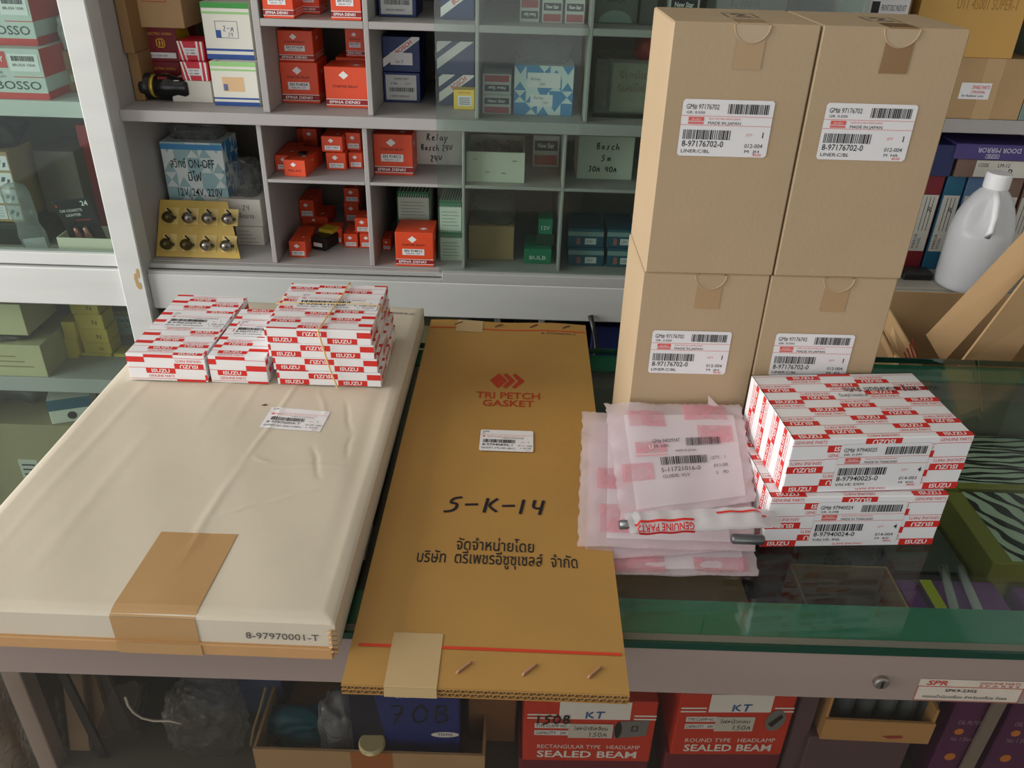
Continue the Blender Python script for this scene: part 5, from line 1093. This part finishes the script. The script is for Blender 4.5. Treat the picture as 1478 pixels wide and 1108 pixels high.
P().rect(0, h_*.55, w_, h_).build('teal_band', F(o)['front'], .0003, TEAL, o); P().rect(0, h_*.55, d_, h_).build('teal_band', F(o)['left'], .0003, TEAL, o); P().disc(w_*.5, h_*.28, h_*.16).build('round_print', F(o)['front'], .0003, BLACKP, o)
crumple('dark_bag', 'dark plastic bag slumped on the khaki carton', 'plastic bag', (-1.16, 1.70, kz), .07, .06, .03, M('dark_grey_plastic', (70, 66, 64), .4), 93, .2)
carton('brown_carton', 'brown carton on the floor of the lower cabinet next to the khaki one', 'box', (-.925, 1.56, .0605), 0, (.17, .25, .36), KRAFT)
tag(G().box(-.62, -.40, 1.53, 1.70, .6543, .80).build('dark_carton', M('dull_blue_card', (70, 96, 126), .6), None, .002), 'dull blue carton in the lower cabinet behind the flat cream carton', 'box')
tag(G().box(-.36, -.10, 1.55, 1.75, .6543, .78).build('dark_carton', KRAFT, None, .002), 'brown carton in the lower cabinet behind the golden carton', 'box')
tag(G().box(.0, .12, 1.54, 1.70, .6543, .81).build('dark_carton', M('black_card', (30, 32, 34), .5), None, .002), 'black carton in the lower cabinet between the mullions', 'box')
tag(G().box(.16, .33, 1.53, 1.70, .6543, .80).build('dark_carton', MATS['deep_blue_card'], None, .002), 'deep blue carton in the lower cabinet beside the tan cartons', 'box')
p = at_y(858, 470, 1.40); tag(G().tube([at_y(852, 455, 1.46), at_y(858, 480, 1.45), at_y(861, 500, 1.44), at_y(858, 520, 1.43), at_y(857, 560, 1.42)], .005, 8).build('black_hose', BLACKP, None, smooth=True), 'black hose hanging down behind the counter', 'hose')
p = at_z(872, 505, .80); o = carton('paper_bundle', 'bundle of white papers with a pencilled figure behind the counter', 'papers', (p.x-.03, 1.24, .74), .15, (.14, .10, .05), M('paper_grey', (196, 192, 192), .7)); P().hand('17%', .05, .06, .025, .7, .003).build('handwriting', F(o)['top'], .0004, INK, o)
tag(G().box(.0, .35, 1.19, 1.42, 0, .7398).build('storage_drum', M('dark_drum', (40, 46, 44), .6), None, .01), 'dark storage bin behind the counter under the papers', 'bin')

# ------------------------------------------------------------------ inside the display counter
ZI = .70
kp('inner_shelf', M('smoky_glass_shelf', (92, 92, 84), .3), CX0+.02, CX1-.02, YC+.016, YK-.014, ZI-.008, ZI-.0003)
def cbox(name, lb, cat, x0, x1, y0, y1, z0, z1, mat, group=None, rz=0): return carton(name, lb, cat, (x0, y0, z0), rz, (x1-x0, y1-y0, z1-z0), mat, group)
# zebra cartons
ZBK = M('zebra_black_ink', (44, 46, 44), .4); ZWT = M('zebra_white_card', (214, 226, 208), .4); OLV = M('olive_yellow_card', (156, 152, 72), .5)
def zebra(lb, x0, x1, y0, y1, z1, along, band):
    o = cbox('zebra_carton', lb, 'box', x0, x1, y0, y1, ZI, z1, OLV, 'zebra-striped cartons'); w_, d_ = x1-x0, y1-y0; top = F(o)['top']
    P().rect(band, .004 if along else .012, w_, d_).build('white_panel', top, .0003, ZWT, o)
    q = P(); n = 13 if not along else 14; span = (d_ if not along else w_+.1)
    for i in range(n):
        c = (i+.5)/n*span
        L1 = []; L2 = []
        for k in range(25):
            t = k/24; wv = .0032*math.sin(t*11+i*1.3)+.0014*math.sin(t*29+i); th = span/n*(.24+.10*math.sin(t*17+i*2))
            if not along: L1.append((band+t*(w_-band), min(d_, max(.012, c+wv+th)))); L2.append((band+t*(w_-band), min(d_, max(.012, c+wv-th))))
            else:
                u = c-t*.10+wv*1.2; L1.append((min(w_, max(band, u+th*.9)), .004+t*(d_-.004))); L2.append((min(w_, max(band, u-th*.9)), .004+t*(d_-.004)))
        for k in range(24):
            if abs(L1[k][0]-L2[k][0])+abs(L1[k][1]-L2[k][1]) > 1e-4: q.poly([L2[k], L2[k+1], L1[k+1], L1[k]])
    st_ = q.build('black_stripes', top, .0006, ZBK, o); return o
zebra('zebra-striped carton with stripes running crosswise, under the glass', .655, .95, .975, 1.115, .83, False, .0)
zebra('zebra-striped carton with stripes running lengthwise, under the glass', .628, .95, .815, .965, .83, True, .026)
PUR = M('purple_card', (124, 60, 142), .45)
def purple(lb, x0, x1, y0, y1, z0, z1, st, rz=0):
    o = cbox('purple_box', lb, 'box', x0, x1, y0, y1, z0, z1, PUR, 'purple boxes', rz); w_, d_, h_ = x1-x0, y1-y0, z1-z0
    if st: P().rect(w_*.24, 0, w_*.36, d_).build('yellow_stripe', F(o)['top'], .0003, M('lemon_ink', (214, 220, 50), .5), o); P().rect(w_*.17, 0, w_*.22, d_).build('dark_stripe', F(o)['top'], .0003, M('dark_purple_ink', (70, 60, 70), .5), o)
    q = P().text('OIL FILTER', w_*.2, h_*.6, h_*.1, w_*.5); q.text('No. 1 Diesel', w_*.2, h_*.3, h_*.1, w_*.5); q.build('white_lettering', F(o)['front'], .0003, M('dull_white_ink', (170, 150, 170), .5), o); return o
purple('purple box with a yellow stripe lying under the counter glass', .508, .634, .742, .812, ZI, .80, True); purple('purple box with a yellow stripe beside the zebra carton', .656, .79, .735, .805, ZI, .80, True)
# brown open box, kraft pad, dark bags, bubble wrap
ob = empty('open_brown_box', 'open brown cardboard box under the counter glass', 'box', (.375, .735, ZI))
for (n_, x0, x1, y0, y1) in (('side_wall', 0, .003, 0, .10), ('side_wall', .127, .13, 0, .10), ('back_wall', .003, .127, .097, .10), ('front_wall', .003, .127, 0, .003)): G().box(x0, x1, y0, y1, 0, .10).build(n_, KRAFT, ob)
G().box(.003, .127, .003, .097, 0, .003).build('bottom', KRAFT, ob)
for k in range(3): tag(G().lathe([(.013, 0), (.014, .002), (.014, .06), (.012, .062)], 20, 'z', (.40+.034*k, .78, ZI+.0035)).build('filter_cylinder', M('dark_filter_metal', (66, 62, 58), .4, metal=.3), None, smooth=True), f'dark cylinder, {("next to the kraft pad", "middle one", "next to the purple box")[k]}, in the open brown box', 'part', 'dark cylinders in the open brown box')
cbox('kraft_pad', 'flat kraft cardboard carton under the glass below the parts bags', 'box', .095, .30, .71, .86, ZI, .81, KRAFT)
crumple('dark_bag', 'black plastic bag under the counter glass beside the kraft pad', 'plastic bag', (.352, .90, ZI), .055, .07, .06, MATS['black_bag_plastic'], 101)
crumple('bubble_bag', 'clear bubble-wrap bag under the glass beside the checked boxes', 'plastic bag', (.474, .868, ZI), .030, .022, .066, CLEAR, 103)
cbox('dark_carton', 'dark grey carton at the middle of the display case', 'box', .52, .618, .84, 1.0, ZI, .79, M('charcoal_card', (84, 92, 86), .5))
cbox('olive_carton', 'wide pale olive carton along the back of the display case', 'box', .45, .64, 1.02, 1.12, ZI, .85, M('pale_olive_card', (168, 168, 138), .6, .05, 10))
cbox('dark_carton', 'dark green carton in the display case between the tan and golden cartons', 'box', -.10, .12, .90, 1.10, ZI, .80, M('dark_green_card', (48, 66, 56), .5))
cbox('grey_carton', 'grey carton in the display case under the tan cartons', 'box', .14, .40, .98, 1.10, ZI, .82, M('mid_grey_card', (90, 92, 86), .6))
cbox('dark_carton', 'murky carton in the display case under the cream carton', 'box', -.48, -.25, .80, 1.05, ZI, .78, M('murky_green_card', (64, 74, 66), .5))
for k in range(2):  # two pale streaks over the purple box, shaped as thin translucent cylinders
    tag(G().tube([(.555+.03*k, .745, .806), (.575+.022*k, .83, .8075)], .0055, 12).build('pale_streak', GLASS('milky_streak', (240, 244, 242), 1.4, .1, .75, (238, 242, 240)), None, smooth=True), f'pale translucent streak shape across the purple box, {("next to its yellow stripe", "away from its yellow stripe")[k]}', 'tube')

# ------------------------------------------------------------------ seen through the counter's front pane
YI = YC+.022
def ftext(o, q, name, mat, e=.0004): return q.build(name, F(o)['front'], e, mat, o)
RBX = M('headlamp_red_card', (206, 56, 32), .5)
def headlamp(lb, pa, pb, rz, kind, code, hand, round_):
    p = at_y(pa[0], pa[1], YI+.004); x1 = at_y(pb[0], pb[1], YI+.004).x; w_ = (x1-p.x); h_ = .098
    o = carton('headlamp_box', lb, 'box', (p.x, YI+.004, p.z), rz, (w_, .10, h_), RBX, 'red headlamp boxes'); f = F(o); H = .088
    q = P(); k = w_/.15
    P().rect(w_*.26, H*.80, w_*.80, h_).build('white_panel', f['front'], .0003, WINK, o)
    q.rect(w_*.02, H*.86, w_*.24, H*.885); q.rect(w_*.02, H*.80, w_*.24, H*.825); q.rect(w_*.83, H*.86, w_, H*.885); q.rect(w_*.83, H*.80, w_, H*.825)
    q.text(kind, w_*.11, H*.25, H*.07, w_*.80); q.text('SEALED BEAM', w_*.11, H*.08, H*.12, w_*.78, bold=.02); q.build('white_print', f['front'], .0003, WINK, o)
    for (v0, tx) in ((.63, 'TYPE CLAMP NO.'), (.50, 'CAPACITY   24V')):
        s = P().rect(w_*.08, H*v0, w_*.36, H*(v0+.09)).build('label_strip', f['front'], .0003, WHITE, o); P().text(tx, w_*.09, H*(v0+.02), H*.05, w_*.24).build('lettering', f['front'], .0006, INK, s)
    s = P().rect(w_*.34, H*.46, w_*.68, H*.72).build('paper_note', f['front'], .0007, M('note_paper', (206, 204, 196), .7), o); P().text('ไฟหน้าสี่เหลี่ยม' if not round_ else 'ไฟหน้ากลม', w_*.38, H*.61, H*.06, w_*.26).hand('150A', w_*.5, H*.49, H*.08, .8).build('handwriting', f['front'], .001, INK, s)
    g = P()
    if round_: g.poly([(w_*.86+w_*.085*math.cos(t)+.2*w_*.05*math.sin(t), H*.66+H*.19*math.sin(t)) for t in [i*.3927 for i in range(16)]])
    else: g.poly([(w_*.70, H*.46), (w_*.94, H*.52), (w_*.95, H*.80), (w_*.74, H*.78), (w_*.68, H*.62)])
    pc = g.build('lamp_picture', f['front'], .0008, M('lamp_grey_ink', (120, 122, 120), .4), o); q = P()
    if round_: q.poly([(w_*.80, H*.60), (w_*.84, H*.54), (w_*.92, H*.72), (w_*.9, H*.78)])
    else: q.disc(w_*.72, H*.62, w_*.028, 16, H*.15); q.frame(w_*.82, H*.60, w_*.87, H*.70, .0012)
    q.build('dark_print', f['front'], .0011, INK, pc)
    P().hand('KT', w_*.45, H*.82, H*.12, 1.1, .002).build('blue_handwriting', f['front'], .0007, M('blue_marker', (50, 100, 170), .5), o)
    if hand: P().hand(hand, w_*.09, H*.72, H*.15, .8, .0022).build('handwriting', f['front'], .0012, INK, o)
    return o
h1 = headlamp('red sealed-beam headlamp box marked 150B, picture of a rectangular lamp', (754, 1097), (938, 1097), .02, 'RECTANGULAR TYPE   HEADLAMP', '', '150B', False)
h2 = headlamp('red sealed-beam headlamp box with picture of a round lamp', (967, 1089), (1130, 1089), .035, 'ROUND TYPE   HEADLAMP', '', None, True)
for (h_, lb) in ((h1, 'maroon flat carton under the headlamp box marked 150B'), (h2, 'maroon flat carton under the round headlamp box')):
    o = carton('maroon_carton', lb, 'box', (h_.location.x-.004, h_.location.y+.002, ZI), .02, (DIM[h_.name][0]+.004, .1, h_.location.z-ZI-.0004), M('dusky_maroon_card', (112, 34, 50), .5)); w_, d_, hh = DIM[o.name]; P().text('PLUS', w_*.62, hh*.25, .007).text('FILTER', w_*.2, hh*.25, .006).build('white_lettering', F(o)['front'], .0003, WINK, o)
# blue box 70B in a brown tray
p = at_y(512, 1086, YI+.012); x1 = at_y(664, 1086, YI+.012).x
tb = empty('brown_tray_carton', 'low brown carton holding bags and a blue box behind the front glass', 'box', (at_y(366, 1080, YI).x, YI-.003, ZI))
TW = at_y(700, 1080, YI).x-tb.location.x; TH = at_y(530, 1082, YI).z-ZI
for (n_, x0, x1_, y0, y1) in (('front_wall', 0, TW, 0, .003), ('back_wall', 0, TW, .14, .143), ('side_wall', 0, .003, .003, .14), ('side_wall', TW-.003, TW, .003, .14)): G().box(x0, x1_, y0, y1, 0, TH).build(n_, KRAFT, tb)
G().box(TW*.42, TW*.60, -.0005, 0, 0, TH).build('parcel_tape', M('orange_tape', (170, 100, 44), .4), tb); G().box(.003, TW-.003, .003, .14, 0, .003).build('bottom', KRAFT, tb)
DB = M('royal_navy_card', (28, 44, 120), .4)
o = carton('blue_box', 'blue box marked 70B in black marker standing in the brown carton', 'box', (p.x, YI+.012, ZI+.004), .03, (x1-p.x, .09, .155), DB); w_, d_, h_ = DIM[o.name]; f = F(o); zz0 = TH
P().poly([(0, 0), (w_*.36, 0), (w_*.18, h_), (0, h_)]).build('dark_panel', f['front'], .0003, M('dark_navy_ink', (18, 20, 46), .4), o)
P().hand('70B', w_*.34, zz0+.024, .030, .80, .0026).build('handwriting', f['front'], .0006, INK, o)
s = P().disc(w_*.86, zz0+.006, w_*.13, 24, .0045).build('white_badge', f['front'], .0004, WINK, o); P().text('TOYO', w_*.86, zz0+.0045, .004, w_*.14, al='c', bold=.02).build('lettering', f['front'], .0007, DB, s); P().text('QUALITY PARTS', w_*.42, zz0+.066, .004, w_*.3).build('white_lettering', f['front'], .0005, WINK, o)
tag(G().lathe([(.013, 0), (.0145, .002), (.0145, .006), (.013, .008)], 24, 'z', (p.x+.022, YI+.004+.0, ZI)).build('ivory_disc', M('ivory_plastic', (206, 196, 150), .4), None), 'small ivory plastic disc lying in front of the blue box', 'disc')
bpy.data.objects['ivory_disc'].location = (0, .001, TH+.0005)
c = at_y(425, 1072, YI+.03); crumple('teal_bag', 'teal plastic bag crumpled at the rim of the brown carton', 'plastic bag', (c.x, YI+.05, ZI+.0035), .034, .020, .0195, M('teal_plastic', (30, 110, 134), .3), 111)
c = at_y(488, 1060, YI+.03); crumple('clear_bag', 'milky clear plastic bag beside the blue box', 'plastic bag', (c.x, YI+.035, ZI+.0035), .020, .022, .046, GLASS('milky_clear_plastic', (235, 238, 240), 1.5, .12, .4, (200, 206, 212), .8, 40), 113)
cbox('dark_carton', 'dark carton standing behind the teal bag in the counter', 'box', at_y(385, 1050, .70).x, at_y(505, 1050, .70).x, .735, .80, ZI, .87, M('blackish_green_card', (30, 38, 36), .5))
cbox('white_carton', 'white carton edge showing just below the rail', 'box', at_y(372, 985, .66).x, at_y(520, 985, .66).x, .738, .80, .8704, .915, MATS['plain_white_card'])
# bubble bags, wire, strips
c = at_y(303, 1090, YI+.03); crumple('bubble_bag', 'clear bubble-wrap bag with rounded top behind the front pane', 'plastic bag', (c.x, YI+.045, ZI), .042, .03, .050, CLEAR, 121, .12)
c = at_y(330, 1000, YI+.05); crumple('bubble_bag', 'clear crinkled bag hanging just under the rail', 'plastic bag', (c.x, YI+.095, ZI+.12), .045, .03, .04, CLEAR, 122)
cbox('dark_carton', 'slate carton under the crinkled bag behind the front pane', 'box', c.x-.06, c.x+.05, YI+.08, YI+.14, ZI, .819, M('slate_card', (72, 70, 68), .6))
w_pts = [at_y(a_, b_, YI+.006) for a_, b_ in ((181, 1006), (185, 1018), (193, 1028), (205, 1036), (222, 1040), (245, 1040), (262, 1044))]
tag(G().tube(w_pts, .0013, 8).build('white_wire', M('white_cable', (206, 200, 190), .5), None, smooth=True), 'short curved white wire caught behind the front pane', 'wire')
tag(G().tube([at_y(384, 990, YI+.02), at_y(376, 1020, YI+.02), at_y(366, 1052, YI+.02), at_y(362, 1075, YI+.02)], .0016, 6).build('string', M('jute_string', (120, 104, 74), .9), None), 'brown string hanging down beside the crinkled bag', 'string')
mats = [M('strip_beige', (150, 126, 100), .6), M('strip_brown', (108, 86, 66), .6), M('strip_tan', (138, 112, 84), .6), M('strip_purple_grey', (84, 72, 76), .6)]
for k, (t0, t1) in enumerate(((22, 92), (48, 118), (70, 142), (92, 165))):
    a_ = at_y(t0, 962, YI+.05); b_ = at_y(t1, 1125, YI+.02); w0 = .022
    b2 = V((max(b_.x, CX0+.024), b_.y+k*.009, ZI+.002)); a_ = V((max(a_.x, CX0+.024), a_.y+k*.009, a_.z)); dirv = (a_-b_); a2 = V((a_.x, a_.y, min(a_.z, .915)))
    tag(G().plate([b2, b2+V((w0, 0, 0)), a2+V((w0, 0, 0)), a2], .006).build('rubber_strip', mats[k], None), f'{("beige", "brown", "tan", "purple-grey")[k]} flat rubber strip leaning behind the front pane', 'strip', 'leaning rubber strips')
a_ = at_y(-10, 975, YI+.03); b_ = at_y(40, 1125, YI+.012); g = G(); g.grid(lambda u, v: (max(CX0+.026, b_.lerp(a_, v).x+u*.05-.05*v), b_.lerp(a_, v).y-.004+.006*math.sin(u*9+v*7)*math.sin(v*13), ZI+(a_.z-.02-ZI)*v), 24, 24)
tag(g.build('plastic_sleeve', CLEAR, None, smooth=True), 'clear wrinkled plastic sleeve wrapping the leaning strips', 'plastic')
tag(G().plate([V((at_y(160, 1120, YI+.02).x, YI+.012, ZI+.002)), V((at_y(172, 1120, YI+.02).x, YI+.012, ZI+.002)), V((at_y(104, 968, YI+.055).x, YI+.032, .915)), V((at_y(92, 968, YI+.055).x, YI+.032, .915))], .004).build('black_rod', BLACKP, None), 'slim black rod leaning beside the rubber strips', 'rod')
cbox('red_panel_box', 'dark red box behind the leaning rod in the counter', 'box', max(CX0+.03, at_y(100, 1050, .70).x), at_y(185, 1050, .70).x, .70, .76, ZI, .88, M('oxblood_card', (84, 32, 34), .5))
g = G(); c0, c1 = at_y(132, 1060, YI+.035), at_y(200, 1060, YI+.035); c0.z = c1.z = ZI+.003; c2, c3 = at_y(200, 985, YI+.04), at_y(165, 985, YI+.04)
g.grid(lambda u, v: c0.lerp(c1, u).lerp(c3.lerp(c2, u), v)+V((0, .003*math.sin(u*7+v*9), 0)), 16, 16); tag(g.build('flat_bag', GLASS('grey_sheer_bag', (214, 216, 212), 1.45, .15, .25, (130, 126, 122), .4, 25), None, smooth=True), 'flat grey clear bag propped behind the white wire', 'plastic bag')
for k in range(4): tag(G().tube([at_y(205+k*4, 985, YI+.06+k*.003), at_y(195+k*4, 1020, YI+.055), at_y(178+k*5, 1070, YI+.05), V((at_y(168+k*5, 1105, YI+.045).x, YI+.045, ZI+.006))], .0014, 6).build('black_wire', BLACKP, None, smooth=True), 'thin black wire of the bundle beside the flat grey bag', 'wire', 'bundle of black wires')
# tan open box with grey cylinders, purple boxes
p = at_y(1183, 1066, YI+.004); x1 = at_y(1340, 1066, YI+.004).x; tb2 = empty('open_tan_box', 'open tan box holding a row of grey cylinders behind the front pane', 'box', (p.x, YI+.004, p.z), -.02); W2 = x1-p.x
TN = M('tan_card', (196, 150, 92), .6, .04, 10)
G().box(0, W2, 0, .003, 0, .032).build('front_wall', TN, tb2); G().box(0, .003, .003, .08, 0, .075).build('side_wall', TN, tb2); G().box(W2-.003, W2, .003, .08, 0, .05).build('side_wall', TN, tb2); G().box(.003, W2-.003, .003, .08, 0, .003).build('bottom', TN, tb2)
P().poly([(W2*.62, .006), (W2*.75, .008), (W2*.73, .012), (W2*.55, .010)]).build('faint_print', (V((0, 0, 0)), X_, Z_), .0004, MATS['dull_red_print'], tb2)
for k in range(5): tag(G().lathe([(.0095, 0), (.0105, .002), (.0105, .055), (.009, .058)], 20, 'z', (p.x+.028+k*.0225, YI+.03, p.z+.0035)).build('grey_cylinder', M('blue_grey_metal', (96, 106, 112), .4, metal=.3), None, smooth=True), 'grey metal cylinder standing in the open tan box', 'part', 'grey cylinders in the tan box')
carton('dark_folders', 'stack of dark flat packs under the open tan box', 'parcel', (p.x-.01, YI+.006, ZI), -.01, (W2*.95, .1, p.z-ZI-.0005), M('dull_plum_card', (96, 72, 80), .6))
def pbox(lb, xa, xb, yb, rz, hh):
    p = at_y(xa, yb, YI+.01); x1 = at_y(xb, yb, YI+.01).x; o = carton('purple_filter_box', lb, 'box', (p.x, YI+.012, ZI), rz, (x1-p.x, .10, hh), M('plum_card', (92, 36, 86), .5), 'purple filter boxes'); w_, d_, h_ = DIM[o.name]
    P().text('OIL FILTER', w_*.2, h_*.70, .006, w_*.5).text('No. 1 Diesel', w_*.2, h_*.52, .006, w_*.5).build('white_lettering', F(o)['front'], .0003, MATS['dull_white_ink'], o); P().disc(w_*.35, h_*.34, .006).disc(w_*.3, h_*.62, .005).build('orange_dot', F(o)['front'], .0003, M('orange_ink', (214, 130, 50), .5), o); return o
pbox('plum filter box next to the open tan box', 1346, 1412, 1100, .0, .15); pbox('plum filter box beside the pale metal strip', 1424, 1500, 1100, .0, .15)
a_ = at_y(1440, 1010, YI+.004); b_ = at_y(1385, 1115, YI+.004); tag(G().plate([V((b_.x, YI+.006, ZI)), V((b_.x+.014, YI+.006, ZI)), V((a_.x+.014, YI+.006, .872)), V((a_.x, YI+.006, .872))], .003).build('metal_strip', M('dull_metal_strip', (140, 128, 120), .4), None), 'pale metal strip leaning in front of the plum filter boxes', 'strip')
cbox('brown_carton', 'brown carton standing between the blue box and the headlamp box', 'box', at_y(676, 1050, .63).x, at_y(744, 1050, .63).x, YI+.05, YI+.12, ZI, .87, M('chestnut_card', (132, 94, 60), .6))
cbox('plum_pack', 'dark plum pack standing between the round headlamp box and the tan box', 'parcel', at_y(1142, 1060, YI+.01).x, at_y(1172, 1060, YI+.01).x-.002, YI+.012, YI+.10, ZI, .87, MATS['dull_plum_card'])

# wrapped roll standing on the floor at the end of the counter
rl = empty('wrapped_roll', 'tall beige rubber roll in wrinkled clear plastic standing at the counter end', 'roll', (-.585, .60, 0))
G().lathe([(.030, 0), (.034, .004), (.034, .855), (.030, .86), (.0, .86)], 28, 'z').build('roll', M('beige_rubber', (150, 132, 112), .6, .1, 12), rl, smooth=True)
g = G(); g.grid(lambda u, v: ((.038+.0035*math.sin(v*60+u*20)*math.sin(u*31))*math.cos(u*6.2832), (.038+.0035*math.sin(v*60+u*20)*math.sin(u*31))*math.sin(u*6.2832), .003+v*.87), 48, 90); g.build('plastic_wrap', CLEAR, rl, smooth=True)
rl2 = empty('wrapped_roll', 'second beige rubber roll leaning behind the first at the counter end', 'roll', (-.66, .645, 0))
G().lathe([(.030, 0), (.034, .004), (.034, .845), (.030, .85), (.0, .85)], 28, 'z').build('roll', MATS['beige_rubber'], rl2, smooth=True)
